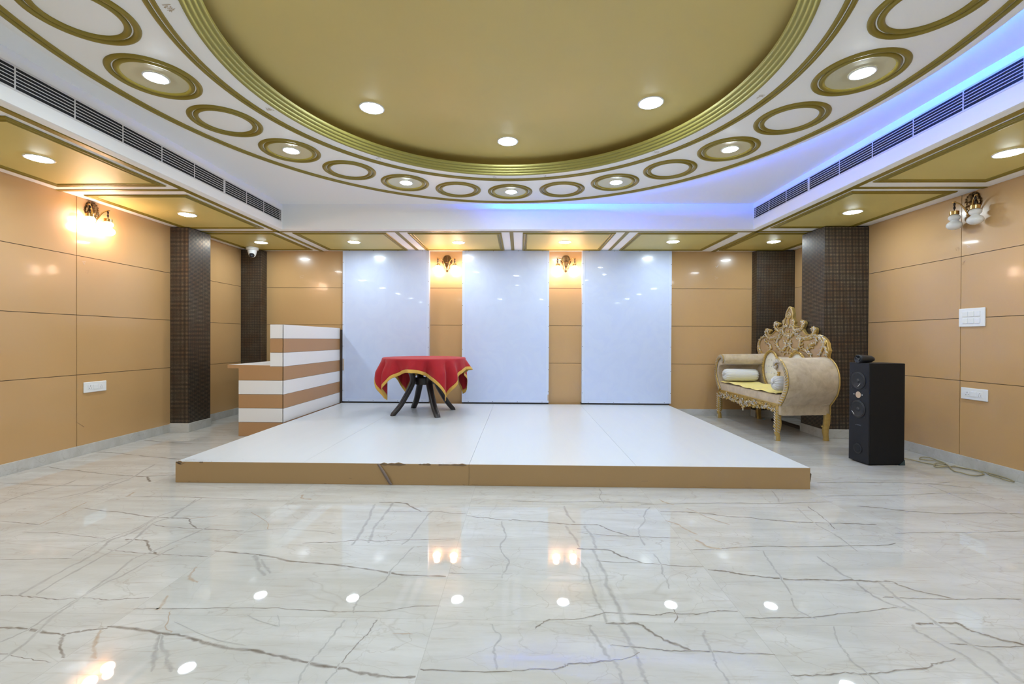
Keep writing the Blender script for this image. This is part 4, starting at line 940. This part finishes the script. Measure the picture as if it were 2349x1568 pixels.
plate('L', 4.437, 0.657, 0.240, 0.104, ['psq'], 1, 'socket_plate', 'white socket and switch plate low on the left wall', 'power socket')
plate('R', 4.127, 0.676, 0.238, 0.106, ['psq'], 1, 'socket_plate', 'white socket and switch plate low on the right wall', 'power socket')
plate('R', 4.155, 1.371, 0.236, 0.168, ['sss', 'sss'], 2, 'switch_plate', 'white six-switch plate at mid height on the right wall', 'light switch')

# ------------------------------------------------------------------ tower speaker (local: front face x=0 facing -x, side facing -y at y=0)
def build_speaker():
    t = thing('tower_speaker', 'tall black tower speaker standing on the floor beside the sofa', 'speaker', (3.216, 4.198, 0), R(4.5))
    W, D, H, b = 0.226, 0.352, 0.945, 0.012
    ob = lambda n, mb, m, p=None, **k: obj(n, mb, m, p or t, world=False, **k)
    mb = MB(); mb.box(0.012, 0, b, D, W, H); ob('cabinet', mb, M['speaker_black'], smooth=0, bevel=0.004)
    mb = MB(); mb.box(0.0, 0.001, b, 0.012, W-0.001, H); ob('baffle', mb, M['speaker_face'], smooth=0, bevel=0.002)
    mb = MB(); mb.box(0.03, 0.02, 0.0, D-0.02, W-0.02, b); ob('plinth', mb, M['speaker_black'], smooth=0)
    mb = MB(); mb.prism([(D-0.05, -0.001, 0.0), (D+0.008, -0.001, 0.0), (D+0.003, -0.001, 0.05)], (0, 0.04, 0)); ob('foot', mb, plain('teal_rubber_foot', (0.02, 0.04, 0.05), 0.5), smooth=0)
    yc = W*0.52
    for z, ang in ((0.778, -50), (0.508, 48)):
        mb = MB(); mb.lathe([(0.083, 0.002), (0.083, -0.004), (0.078, -0.007), (0.074, -0.006), (0.070, -0.0085), (0.062, -0.006), (0.022, -0.002), (0.020, -0.004), (0.0, -0.008)], 40, (0, yc, z), 'X'); w_ = ob('woofer', mb, M['cone'], smooth=30)
        mb = MB(); mb.lathe([(0.015, -0.0052), (0.012, -0.0085), (0.007, -0.0098), (0.0, -0.0102)], 20, (0, yc, z), 'X'); ob('dust_cap', mb, plain('dust_cap_black', (0.03, 0.031, 0.037), 0.35), w_, smooth=50)
        mb = MB(); a = R(ang); c0 = (yc+(-0.02 if ang < 0 else 0.045), z+(-0.042 if ang < 0 else -0.04))
        dx, dz = (math.cos(R(48)), math.sin(R(48))) if ang < 0 else (math.cos(R(-48)), math.sin(R(-48)))
        mb.tube([(-0.0125, c0[0]+dx*0.020, c0[1]-dz*0.020) if True else 0, (-0.0125, c0[0]-dx*0.020, c0[1]+dz*0.020)], 0.0022, 6); ob('logo_bar', mb, M['pale_line'], w_)
        for dy, dz in ((-0.075, 0.07), (0.075, 0.07), (-0.075, -0.07), (0.075, -0.07)):
            mb = MB(); mb.cyl((-0.003, yc+dy, z+dz), 0.0035, 0.003, 8, 'X'); ob('screw', mb, M['cone'])
    mb = MB(); mb.cyl((-0.0015, yc, 0.643), 0.030, 0.0018, 28, 'X'); ob('bare_hole', mb, M['tan_spot'])
    for dy in (0.048, -0.045): mb = MB(); mb.cyl((-0.003, yc+dy, 0.645), 0.005, 0.003, 8, 'X'); ob('screw', mb, M['pale_line'])
    mb = MB(); mb.lathe([(0.050, 0.001), (0.049, -0.005), (0.040, -0.006), (0.033, -0.002), (0.030, 0.010), (0.0, 0.010)], 32, (0.0, yc, 0.134), 'X'); p = ob('bass_port', mb, M['cone'], smooth=40)
    mb = MB(); mb.cyl((-0.0046, yc, 0.134), 0.035, 0.003, 28, 'X'); ob('port_opening', mb, M['black_void'], p)
    # small printed maker's mark: a slash and illegible strokes
    mb = MB(); z = 0.356
    def stroke(a, b): mb.tube([(-0.0006, a[0], a[1]), (-0.0006, b[0], b[1])], 0.0011, 4, (0.3, 1, 1))
    stroke((0.145, z-0.005), (0.138, z+0.005)); stroke((0.142, z-0.005), (0.135, z+0.005))
    for i in range(6):
        y = 0.128-i*0.0075; stroke((y, z-0.004), (y-0.0035, z+0.0045)); stroke((y, z+0.004), (y-0.005, z+0.004))
        if i % 2: stroke((y-0.001, z), (y-0.0045, z))
    ob('maker_mark', mb, M['grey_print'], smooth=0)
    mb = MB(); prof = [(0.0, 0.03), (0.018, 0.026), (0.030, 0.014), (0.036, 0.004), (0.041, 0.0), (0.042, -0.012)]
    mb = MB(); L0, L1 = -0.012, 0.150
    mb.lathe([(0.0, L0+0.03), (0.012, L0+0.024), (0.026, L0+0.016), (0.033, L0+0.002), (0.037, L0), (0.0405, L0+0.004), (0.041, L0+0.03), (0.039, L0+0.07), (0.031, L1-0.03), (0.020, L1-0.006), (0.0, L1)], 32, (0, yc, H+0.036), 'X'); tw = ob('tweeter_pod', mb, M['cone'], smooth=50)
    mb = MB(); mb.sphere((L0+0.016, yc, H+0.036), (0.006, 0.008, 0.008), 12, 8)
    for q in range(3):
        a = 2*math.pi*q/3+0.5; mb.tube([(L0+0.008, yc, H+0.036), (L0+0.008, yc+0.033*math.cos(a), H+0.036+0.033*math.sin(a))], 0.002, 6)
    ob('phase_plug', mb, M['grey_print'], tw)
build_speaker()

# ------------------------------------------------------------------ speaker cable on the floor, scrap, skirting offcut
CAB = [(3.60, 4.56), (3.738, 4.487), (3.755, 4.447), (3.781, 4.371), (3.803, 4.315), (3.843, 4.27), (3.877, 4.2), (3.919, 4.17), (3.97, 4.248), (4.012, 4.33), (4.025, 4.418), (4.029, 4.477), (3.999, 4.502), (3.941, 4.484), (3.904, 4.453), (3.893, 4.423),
       (3.926, 4.385), (3.975, 4.368), (3.989, 4.322), (3.972, 4.266), (3.945, 4.252), (3.928, 4.277), (3.894, 4.272), (3.829, 4.216), (3.797, 4.166), (3.826, 4.15), (3.919, 4.17), (3.99, 4.187), (3.993, 4.144), (4.027, 4.106), (4.04, 4.062), (4.038, 4.013), (4.011, 3.949), (3.974, 3.931), (3.886, 3.902), (3.846, 3.921),
       (3.844, 3.975), (3.831, 4.014), (3.866, 4.08), (3.916, 4.158), (3.96, 4.17), (4.01, 4.119), (4.05, 4.071), (4.078, 4.035), (4.078, 3.975), (4.08, 3.914), (4.08, 3.862), (4.076, 3.81), (4.058, 3.757), (4.023, 3.749), (4.012, 3.779), (4.036, 3.867), (4.039, 3.92), (4.07, 3.983)]
mb = MB(); P = catmull([(a, b, 0.0055) for a, b in CAB], 6)
for i, p in enumerate(P): p.z = 0.0055+0.005*abs(math.sin(i*0.11))
mb.tube(P, 0.0048, 8)
tag(obj('speaker_cable', mb, M['cable'], smooth=60), 'tangled olive cable lying on the floor by the right skirting', 'cable')
mb = MB(); mb.grid([[(3.555+0.012*i, 6.60+0.02*j, 0.002+0.006*((i*j) % 2)+0.003*i) for j in range(3)] for i in range(3)])
o = tag(obj('paper_scrap', mb, M['blue_paper'], smooth=0), 'small blue wrapper scrap on the floor behind the sofa', 'litter'); s = o.modifiers.new('solid', 'SOLIDIFY'); s.thickness = 0.001
mb = MB(); mb.box(3.63, 5.85, 0.0, 3.70, 6.55, 0.030)
tag(obj('wood_batten', mb, M['dark_wood'], smooth=0, bevel=0.002), 'dark wooden batten lying on the floor behind the sofa', 'wood batten')

# ------------------------------------------------------------------ carved sofa
OUTLINE = [(6.599, 0.925), (6.649, 0.963), (6.687, 1.027), (6.681, 1.08), (6.663, 1.132), (6.603, 1.178), (6.544, 1.21), (6.456, 1.212), (6.438, 1.209), (6.468, 1.248), (6.476, 1.279), (6.457, 1.308), (6.417, 1.314), (6.372, 1.309), (6.347, 1.29), (6.36, 1.271), (6.388, 1.262), (6.376, 1.243), (6.337, 1.23), (6.282, 1.248), (6.228, 1.281), (6.207, 1.305), (6.234, 1.336), (6.248, 1.367), (6.235, 1.394), (6.192, 1.402), (6.15, 1.394), (6.132, 1.373), (6.15, 1.352), (6.176, 1.347), (6.16, 1.328), (6.113, 1.321), (6.052, 1.343), (6.037, 1.372), (6.052, 1.405), (6.003, 1.442), (5.983, 1.452), (5.974, 1.505), (5.94, 1.555), (5.916, 1.585), (5.892, 1.588), (5.863, 1.579), (5.847, 1.549), (5.824, 1.502), (5.829, 1.445), (5.809, 1.416), (5.79, 1.392), (5.804, 1.364), (5.78, 1.335), (5.725, 1.325), (5.672, 1.332), (5.641, 1.356), (5.659, 1.37), (5.655, 1.392), (5.62, 1.402), (5.593, 1.39), (5.586, 1.362), (5.61, 1.325), (5.631, 1.298), (5.6, 1.258), (5.557, 1.23), (5.481, 1.224), (5.44, 1.248), (5.428, 1.261), (5.457, 1.272), (5.462, 1.299), (5.433, 1.314), (5.392, 1.308), (5.376, 1.286), (5.384, 1.244), (5.407, 1.218), (5.344, 1.22), (5.266, 1.201), (5.22, 1.175), (5.197, 1.15), (5.174, 1.12), (5.167, 1.079), (5.151, 1.039), (5.173, 0.983)]
STROKES = {
'crownL': [(6.037, 1.354), (6.012, 1.383), (5.997, 1.43), (5.978, 1.452), (5.969, 1.504), (5.935, 1.555), (5.897, 1.584)],
'crownR': [(5.794, 1.341), (5.818, 1.376), (5.837, 1.411), (5.833, 1.445), (5.831, 1.502), (5.853, 1.549), (5.892, 1.584)],
'ros': [(5.915, 1.516), (5.877, 1.499), (5.867, 1.476), (5.89, 1.451), (5.929, 1.45), (5.958, 1.475), (5.949, 1.503), (5.915, 1.516)],
'ros2': [(5.915, 1.496), (5.896, 1.48), (5.915, 1.466), (5.934, 1.482), (5.915, 1.496)],
'stem1': [(5.919, 1.438), (5.923, 1.397), (5.918, 1.357)],
'fl1': [(6.003, 1.43), (6.012, 1.413), (6.022, 1.395), (6.002, 1.383)],
'fl2': [(5.838, 1.423), (5.819, 1.405), (5.818, 1.382), (5.837, 1.371)],
'heartL': [(5.932, 1.322), (5.962, 1.346), (6.011, 1.33), (6.041, 1.289), (6.02, 1.248), (5.96, 1.212), (5.911, 1.206)],
'heartR': [(5.903, 1.321), (5.855, 1.344), (5.808, 1.325), (5.794, 1.284), (5.816, 1.239), (5.863, 1.211), (5.906, 1.206)],
'pal1': [(5.916, 1.238), (5.917, 1.29)],
'pal2': [(5.916, 1.238), (5.96, 1.253), (5.98, 1.271)],
'pal3': [(5.916, 1.238), (5.869, 1.251), (5.854, 1.268)],
'pal4': [(5.916, 1.235), (5.97, 1.238), (6.01, 1.253)],
'pal5': [(5.916, 1.235), (5.864, 1.237), (5.826, 1.251)],
'swL1': [(6.051, 1.302), (6.102, 1.279), (6.164, 1.286), (6.213, 1.323), (6.229, 1.354), (6.219, 1.385), (6.187, 1.389), (6.171, 1.374)],
'swR1': [(5.78, 1.295), (5.725, 1.28), (5.662, 1.293), (5.619, 1.325), (5.606, 1.363), (5.619, 1.385), (5.641, 1.381)],
'swL2': [(6.061, 1.26), (6.143, 1.219), (6.259, 1.19), (6.359, 1.184), (6.427, 1.209), (6.456, 1.247), (6.445, 1.291), (6.411, 1.3), (6.388, 1.284)],
'swR2': [(5.779, 1.256), (5.715, 1.221), (5.626, 1.193), (5.523, 1.19), (5.448, 1.21), (5.404, 1.25), (5.396, 1.287), (5.421, 1.3), (5.445, 1.288)],
'swL3': [(6.05, 1.23), (6.142, 1.195), (6.259, 1.171), (6.381, 1.171)],
'swR3': [(5.779, 1.227), (5.706, 1.199), (5.617, 1.173), (5.505, 1.171), (5.431, 1.187)],
'fleur1': [(5.92, 1.18), (5.925, 1.159), (5.92, 1.13)],
'fleur2': [(5.92, 1.13), (5.954, 1.139), (5.964, 1.159)],
'fleur3': [(5.92, 1.13), (5.872, 1.139), (5.858, 1.159)],
'fbar': [(5.963, 1.107), (5.919, 1.104), (5.871, 1.107)],
'fst': [(5.919, 1.098), (5.909, 1.061), (5.938, 1.02), (5.918, 0.979)],
'cL': [(6.08, 1.195), (6.158, 1.171), (6.173, 1.117), (6.135, 1.051), (6.067, 1.022), (6.007, 1.041), (5.968, 1.089), (5.984, 1.13), (6.008, 1.136)],
'cR': [(5.751, 1.182), (5.692, 1.187), (5.669, 1.137), (5.695, 1.07), (5.749, 1.03), (5.814, 1.04), (5.871, 1.073), (5.876, 1.119), (5.853, 1.131)],
'leafL1': [(6.173, 1.117), (6.215, 1.135), (6.248, 1.159)],
'leafL2': [(6.156, 1.087), (6.204, 1.098), (6.247, 1.116)],
'leafL3': [(6.14, 1.057), (6.193, 1.062), (6.225, 1.079)],
'leafR1': [(5.669, 1.137), (5.638, 1.149), (5.617, 1.16)],
'leafR2': [(5.677, 1.098), (5.638, 1.104), (5.607, 1.116)],
'leafR3': [(5.695, 1.07), (5.659, 1.06), (5.607, 1.083)],
'ovL': [(6.462, 1.209), (6.555, 1.194), (6.621, 1.145), (6.632, 1.048), (6.582, 0.978), (6.493, 0.952), (6.389, 0.977), (6.323, 1.035), (6.346, 1.09), (6.426, 1.121), (6.478, 1.152)],
'ovLin': [(6.391, 1.121), (6.335, 1.09), (6.368, 1.052), (6.402, 1.065)],
'edL': [(6.651, 1.126), (6.668, 1.028), (6.637, 0.97), (6.552, 0.94)],
'sideR': [(5.423, 1.192), (5.359, 1.207), (5.281, 1.17), (5.242, 1.119), (5.256, 1.067), (5.287, 1.02), (5.317, 0.978)],
'sideR2': [(5.367, 1.192), (5.359, 1.149), (5.398, 1.118), (5.488, 1.095), (5.517, 1.052), (5.487, 1.004), (5.445, 0.976)],
'sideR3': [(5.312, 1.217), (5.243, 1.186), (5.212, 1.135), (5.226, 1.083), (5.189, 1.059), (5.181, 1.018), (5.202, 0.982)],
'lr1': [(5.517, 1.079), (5.471, 1.101), (5.431, 1.117)],
'lr2': [(5.504, 1.052), (5.455, 1.074), (5.413, 1.065)],
'lr3': [(5.624, 1.06), (5.572, 1.04), (5.537, 1.013)],
'lr4': [(5.668, 1.037), (5.598, 1.034), (5.529, 1.003), (5.486, 0.972)],
'low1': [(5.938, 1.002), (5.997, 0.989), (6.016, 0.959)],
'low2': [(5.908, 1.003), (5.851, 0.993), (5.832, 0.965)]}

def build_sofa():
    t = thing('carved_sofa', 'ornate gilded sofa with beige velvet scroll arms and a crowned carved back', 'sofa', (3.26, 6.0, 0))
    K = 3.55/3.5
    def BP(p, x=3.55): return (x, p[0]*K, 1.15+(p[1]-1.15)*K)
    XB = 3.55
    # carved back: panel with gilded edge
    lower = [(5.173, 0.93), (5.173, 0.50), (6.60, 0.50), (6.60, 0.90)]
    ol = [BP(p) for p in OUTLINE+lower]
    mb = MB(); mb.prism(ol, (0.032, 0, 0), 0, mis=1)
    obj('back_panel', mb, [M['back_tan'], M['carve_gold']], t, smooth=40)
    # gilt edge bead following the crest outline
    mb = MB(); e = catmull([BP(p, XB-0.004) for p in OUTLINE], 3); mb.tube(e, 0.008, 7); obj('back_edging', mb, M['carve_gold'], t, smooth=60)
    # carved ornament: gold strokes with silvered crests and leaf ticks
    g, s = MB(), MB()
    big = {'swL1', 'swR1', 'swL2', 'swR2', 'cL', 'cR', 'ovL', 'sideR', 'sideR2', 'sideR3', 'heartL', 'heartR'}
    for k, pts in STROKES.items():
        c = catmull([BP(p, XB-0.006) for p in pts], 6); n = len(c); r0 = 0.021 if k in big else 0.014
        rad = [r0*(0.45+0.55*math.sin(math.pi*min(1, max(0, (i+1)/(n+1))))**0.6) for i in range(n)]
        g.tube(c, rad, 8, (0.75, 1, 1))
        s.tube([p+Vector((-0.0095 if k in big else -0.006, 0, 0.003)) for p in c], [r*0.40 for r in rad], 6, (0.8, 1, 1))
        if k in big:
            for i in range(2, n-2, 2):
                tg = (c[i+1]-c[i-1]).normalized(); nr = Vector((0, -tg.z, tg.y))
                for sg in (1, -1):
                    if (i//2) % 2 == (0 if sg > 0 else 1): continue
                    a = c[i]+nr*sg*0.006+Vector((-0.009, 0, 0)); b = a+nr*sg*0.017+tg*0.026+Vector((0.006, 0, 0))
                    (s if (i//2) % 3 else g).tube([a, (a+b)/2+Vector((-0.004, 0, 0)), b], [0.006, 0.0095, 0.003], 6)
    rr = random.Random(3)
    for cy_, cz_ in ((6.03, 1.40), (5.815, 1.40), (5.235, 1.09), (6.66, 1.05), (5.92, 1.20), (5.92, 1.10)):
        x, y, z = BP((cy_, cz_), XB-0.010)
        for q in range(6):
            a = 2*math.pi*q/6; s.sphere((x, y+0.016*math.cos(a), z+0.016*math.sin(a)), (0.007, 0.010, 0.010), 8, 6)
        g.sphere((x-0.005, y, z), 0.009, 8, 6)
    obj('back_carving', g, M['carve_gold'], t, smooth=60); obj('silver_highlights', s, M['carve_silver'], t, smooth=60)
    # velvet lower back with two oval tufted medallions
    mb = MB(); mb.box(3.500, 5.20, 0.44, 3.552, 6.76, 0.935); obj('back_cushion', mb, M['velvet'], t, smooth=40, bevel=0.02, seg=3)
    for cyv in (6.315, 5.725):
        cz, ry, rz = 0.755, 0.180, 0.232; mb = MB(); rows = []
        for i in range(9):
            q = i/8; rows.append([(3.502-0.030*math.cos(q*math.pi/2)**0.7*(1 if i < 8 else 0), cyv+ry*q*math.cos(2*math.pi*j/40), cz+rz*q*math.sin(2*math.pi*j/40)) for j in range(40)])
        pts = [(a, b) for a in (-0.10, -0.033, 0.033, 0.10) for b in (-0.14, -0.05, 0.04, 0.13)]
        rows = [[(x+sum(0.010*math.exp(-((y-cyv-a)**2+(z-cz-b)**2)/0.00035) for a, b in pts), y, z) for x, y, z in r] for r in rows]
        mb.grid(rows, closev=True); ov = obj('oval_pad', mb, M['leather'], t, smooth=70)
        for a, b in pts:
            if (a/ry)**2+(b/rz)**2 < 0.75:
                mb = MB(); mb.sphere((3.478, cyv+a, cz+b), (0.005, 0.007, 0.007), 8, 6); obj('button', mb, M['crystal'], ov, smooth=60)
        mb = MB(); n = 46
        mb.tube([(3.488, cyv+(ry+0.018)*math.cos(2*math.pi*j/60), cz+(rz+0.018)*math.sin(2*math.pi*j/60)) for j in range(60)], 0.014, 8, closed=True)
        for j in range(n):
            a = 2*math.pi*j/n; p = Vector((3.476, cyv+(ry+0.018)*math.cos(a), cz+(rz+0.018)*math.sin(a))); tg = Vector((0, -ry*math.sin(a), rz*math.cos(a))).normalized(); nr = Vector((0, tg.z, -tg.y))
            d = (tg*0.55+nr).normalized()*0.017; mb.tube([p-d, p+Vector((-0.006, 0, 0)), p+d], [0.004, 0.007, 0.004], 6)
        obj('rope_frame', mb, M['carve_gold'], t, smooth=60)
    # seat
    mb = MB(); mb.box(2.965, 5.20, 0.405, 3.52, 6.74, 0.525); obj('seat_base', mb, M['velvet'], t, smooth=40, bevel=0.018, seg=3)
    mb = MB(); mb.tube([(2.962, 5.19, 0.418), (2.957, 5.6, 0.420), (2.957, 6.4, 0.420), (2.962, 6.75, 0.418)], 0.009, 8); mb.tube([(2.962, 5.19, 0.405), (2.962, 6.75, 0.405)], 0.007, 8); obj('seat_piping', mb, M['carve_gold'], t)
    # arms
    prof = [(5.145, 0.300), (5.142, 0.409), (5.078, 0.477), (5.020, 0.559), (4.993, 0.657), (5.000, 0.757), (5.035, 0.843), (5.106, 0.915), (5.190, 0.950), (5.255, 0.934), (5.288, 0.885), (5.275, 0.828), (5.225, 0.800), (5.165, 0.800), (5.118, 0.775), (5.098, 0.72), (5.107, 0.611), (5.16, 0.514), (5.20, 0.42), (5.20, 0.30)]
    mir = 5.928
    for side in (0, 1):
        def Y(y): return 2*mir-y if side else y
        pc = [Vector((0, p[0], p[1])) for p in prof[:1]]+catmull([(0, a, b) for a, b in prof[1:19]], 4)+[Vector((0, 5.20, 0.30))]
        rows = []
        for x, sh, ins in ((2.962, 0.0, 0.012), (2.968, 0.0, 0.004), (2.98, 0.0, 0.0), (3.15, 0.02, 0.0), (3.35, 0.055, 0.0), (3.55, 0.085, 0.0), (3.562, 0.087, 0.004), (3.568, 0.088, 0.012)):
            cy, cz = 5.14, 0.62
            rows.append([(x, Y(p.y+sh+(cy-p.y)*ins*2), p.z+(cz-p.z)*ins*2+(0.010*(x-2.96)/0.6 if p.z > 0.6 else 0)) for p in pc])
        mb = MB(); mb.grid(rows, closev=True); n = len(pc)
        mb.f.append(list(range(n))); mb.mi.append(0); mb.f.append([7*n+q for q in range(n-1, -1, -1)]); mb.mi.append(0)
        obj('arm', mb, M['velvet'], t, smooth=55)
        # gilt scroll on the front of the arm
        face = catmull([(2.952, Y(a), b) for a, b in ((5.165, 0.425), (5.105, 0.500), (5.050, 0.585), (5.022, 0.665), (5.028, 0.755), (5.060, 0.832), (5.118, 0.893), (5.190, 0.922), (5.245, 0.908), (5.266, 0.875), (5.252, 0.846), (5.225, 0.850), (5.222, 0.873))], 6)
        m2 = len(face); g, s = MB(), MB()
        wr = [0.030 if i < m2*0.55 else 0.030-0.018*(i-m2*0.55)/(m2*0.45) for i in range(m2)]
        g.tube(face, wr, 10, (0.35, 1, 1))
        for i in range(2, m2-3, 2):
            tg = (face[i+1]-face[i-1]).normalized(); nr = Vector((0, -tg.z, tg.y)); wd = wr[i]*0.85
            s.tube([face[i]-nr*wd-tg*0.012+Vector((-0.008, 0, 0)), face[i]+Vector((-0.014, 0, 0)), face[i]+nr*wd+tg*0.018+Vector((-0.008, 0, 0))], [0.003, 0.0065, 0.003], 6)
        obj('arm_scroll', g, M['carve_gold'], t, smooth=60); obj('scroll_highlights', s, M['carve_silver'], t, smooth=60)
        # piping along the back edge
        mb = MB(); mb.tube([(3.566, Y(p.y+0.086-0.004), p.z+0.010 if p.z > 0.6 else p.z) for p in pc[:34]], 0.008, 7); obj('arm_piping', mb, M['carve_gold'], t, smooth=60)
    # front apron carving
    g, s = MB(), MB(); ra = random.Random(11)
    def low(y): return 0.318-0.030*math.exp(-((y-5.98)/0.35)**2)-0.034*math.exp(-((y-5.98)/0.06)**2)
    plate_ = [(2.955, 5.24, 0.405), (2.955, 6.72, 0.405)]+[(2.955, 6.72-1.48*i/40, low(6.72-1.48*i/40)+0.016+0.008*math.sin(i*1.9)) for i in range(41)]
    g.prism(plate_, (0.03, 0, 0))
    y = 5.25
    while y < 6.72:
        for _ in range(3):
            zc = ra.uniform(low(y)+0.012, 0.395); r_ = ra.uniform(0.014, 0.026); a0 = ra.uniform(0, 6.28); sg = ra.choice((-1, 1)); yy = y+ra.uniform(-0.012, 0.012)
            c = [Vector((2.946+ra.uniform(-0.006, 0.003), yy+(r_*(1-q/15))*math.cos(a0+sg*q*0.42), zc+(r_*(1-q/15))*math.sin(a0+sg*q*0.42)*0.9)) for q in range(12)]
            w_ = ra.random(); tgt = s if w_ < 0.5 else g
            tgt.tube(c, [0.0068-0.0003*q for q in range(12)], 6)
        y += 0.026
    for i in range(5): g.sphere((2.944, 5.98+(i-2)*0.02, 0.262+abs(i-2)*0.014), 0.011, 8, 6)
    s.sphere((2.944, 5.98, 0.245), (0.010, 0.012, 0.020), 10, 8)
    obj('apron', g, M['carve_gold'], t, smooth=60); obj('apron_highlights', s, M['carve_silver'], t, smooth=60)
    # cabriole legs
    def leg(x, y, front):
        mb = MB()
        if front: path = [(x+0.005, y, 0.40), (x+0.002, y, 0.33), (x-0.006, y, 0.27), (x-0.002, y, 0.20), (x-0.004, y, 0.14), (x-0.014, y, 0.085), (x-0.006, y, 0.062), (x-0.006, y, 0.03), (x-0.004, y, 0.0)]; rad = [0.036, 0.037, 0.036, 0.038, 0.034, 0.029, 0.027, 0.030, 0.030]
        else: path = [(x+0.008, y, 0.315), (x+0.012, y, 0.27), (x+0.006, y, 0.20), (x-0.002, y, 0.15), (x-0.006, y, 0.10), (x-0.002, y, 0.06), (x+0.002, y, 0.03), (x+0.002, y, 0.0)]; rad = [0.036, 0.038, 0.037, 0.036, 0.034, 0.030, 0.030, 0.032]
        c = catmull(path, 5); rr_ = [rad[min(int(i/5), len(rad)-1)]*(1-(i % 5)/5)+rad[min(int(i/5)+1, len(rad)-1)]*((i % 5)/5) for i in range(len(c))]
        rows = []
        for p, r_ in zip(c, rr_):
            rows.append([(p.x+math.copysign(abs(math.cos(a))**0.7, math.cos(a))*r_*0.95, p.y+math.copysign(abs(math.sin(a))**0.7, math.sin(a))*r_*0.75, max(0.0, p.z)) for a in [2*math.pi*q/16 for q in range(16)]])
        mb.grid(rows, closev=True); k = len(rows); mb.f += [list(range(16)), [(k-1)*16+q for q in range(15, -1, -1)]]; mb.mi += [0, 0]
        if front: mb.tube([(x-0.036, y, 0.155), (x-0.05, y, 0.165), (x-0.052, y, 0.178)], [0.012, 0.009, 0.004], 8)
        else: mb.tube([(x-0.036, y, 0.165), (x-0.05, y, 0.162), (x-0.053, y, 0.172)], [0.012, 0.009, 0.004], 8)
        l = obj('leg', mb, M['carve_gold'], t, smooth=50)
        if front:
            s = MB()
            for i in range(9):
                z = 0.36-i*0.030; s.tube([(x-0.040, y+0.020, z+0.010), (x-0.043, y, z), (x-0.040, y-0.018, z-0.014)], [0.003, 0.006, 0.003], 6)
                s.tube([(x-0.028, y-0.028, z-0.002), (x-0.008, y-0.031, z-0.020), (x+0.004, y-0.030, z-0.024)], [0.003, 0.005, 0.002], 6)
            s.tube([(x-0.036, y-0.012, 0.055), (x-0.038, y-0.012, 0.025), (x-0.034, y-0.012, 0.006)], [0.006, 0.006, 0.005], 6); s.tube([(x-0.036, y+0.010, 0.055), (x-0.038, y+0.010, 0.025), (x-0.034, y+0.010, 0.006)], [0.006, 0.006, 0.005], 6)
            obj('leg_carving', s, M['carve_silver'], l, smooth=60)
    leg(2.975, 5.225, True); leg(2.975, 6.735, True); leg(3.535, 5.250, False); leg(3.535, 6.71, False)
    # things lying on the seat
    def BZ(u, v): return 0.549+0.010*math.sin(9*u+2*v)*math.sin(5*v+1)+0.006*math.sin(22*v+6*u)
    rows = []
    for i in range(60):
        row = []
        for j in range(22):
            q = j/21; x = 3.445-0.475*q; e_ = 5.235+0.09*(x-2.97)/0.6; y = e_+(6.680-0.10*(x-2.97)/0.6-e_)*i/59; z = BZ(x, y)
            if q > 0.93: f = (q-0.93)/0.07; x = 2.978-0.024*math.sin(f*1.57); z = max(0.533, BZ(2.99, y)-0.006*f)
            if i < 2: z -= 0.004
            row.append((x, y, z))
        rows.append(row)
    mb = MB(); mb.grid(rows); o = tag(obj('seat_cover', mb, M['yellow'], smooth=80), 'crumpled yellow satin cover spread over the sofa seat', 'seat cover', None)
    m = o.modifiers.new('solid', 'SOLIDIFY'); m.thickness = 0.003; m.offset = 0
    def bolster(y, z, label, x0=2.965, x1=3.445):
        r_ = 0.086; rows = []; n = 72
        prof = [(x0+0.010, 0.006), (x0+0.002, 0.018), (x0-0.002, 0.035), (x0+0.004, 0.058), (x0+0.022, 0.077), (x0+0.05, r_), (x0+0.12, r_+0.001), ((x0+x1)/2, r_+0.002), (x1-0.12, r_+0.001), (x1-0.05, r_), (x1-0.022, 0.077), (x1-0.004, 0.058), (x1+0.002, 0.035), (x1-0.002, 0.018), (x1-0.010, 0.006)]
        for i, (x, r) in enumerate(prof):
            pl_ = 0.0055 if (i < 5 or i > 9) else 0.0
            rows.append([(x+pl_*math.sin(14*a+i*0.35), y+(r+pl_*math.cos(14*a+i*0.35))*math.cos(a), z+(r+pl_*math.cos(14*a+i*0.35))*math.sin(a)) for a in [2*math.pi*q/n for q in range(n)]])
        mb = MB(); mb.grid(rows, closev=True); k = len(rows); mb.f += [list(range(n)), [(k-1)*n+q for q in range(n-1, -1, -1)]]; mb.mi += [0, 0]
        tag(obj('bolster', mb, M['satin_white'], smooth=70), label, 'cushion', 'white bolsters on the sofa')
    bolster(6.595, 0.652, 'white satin bolster lying against the far arm of the sofa')
    bolster(5.318, 0.652, 'white satin bolster tucked against the near arm of the sofa, only its gathered end showing')
build_sofa()
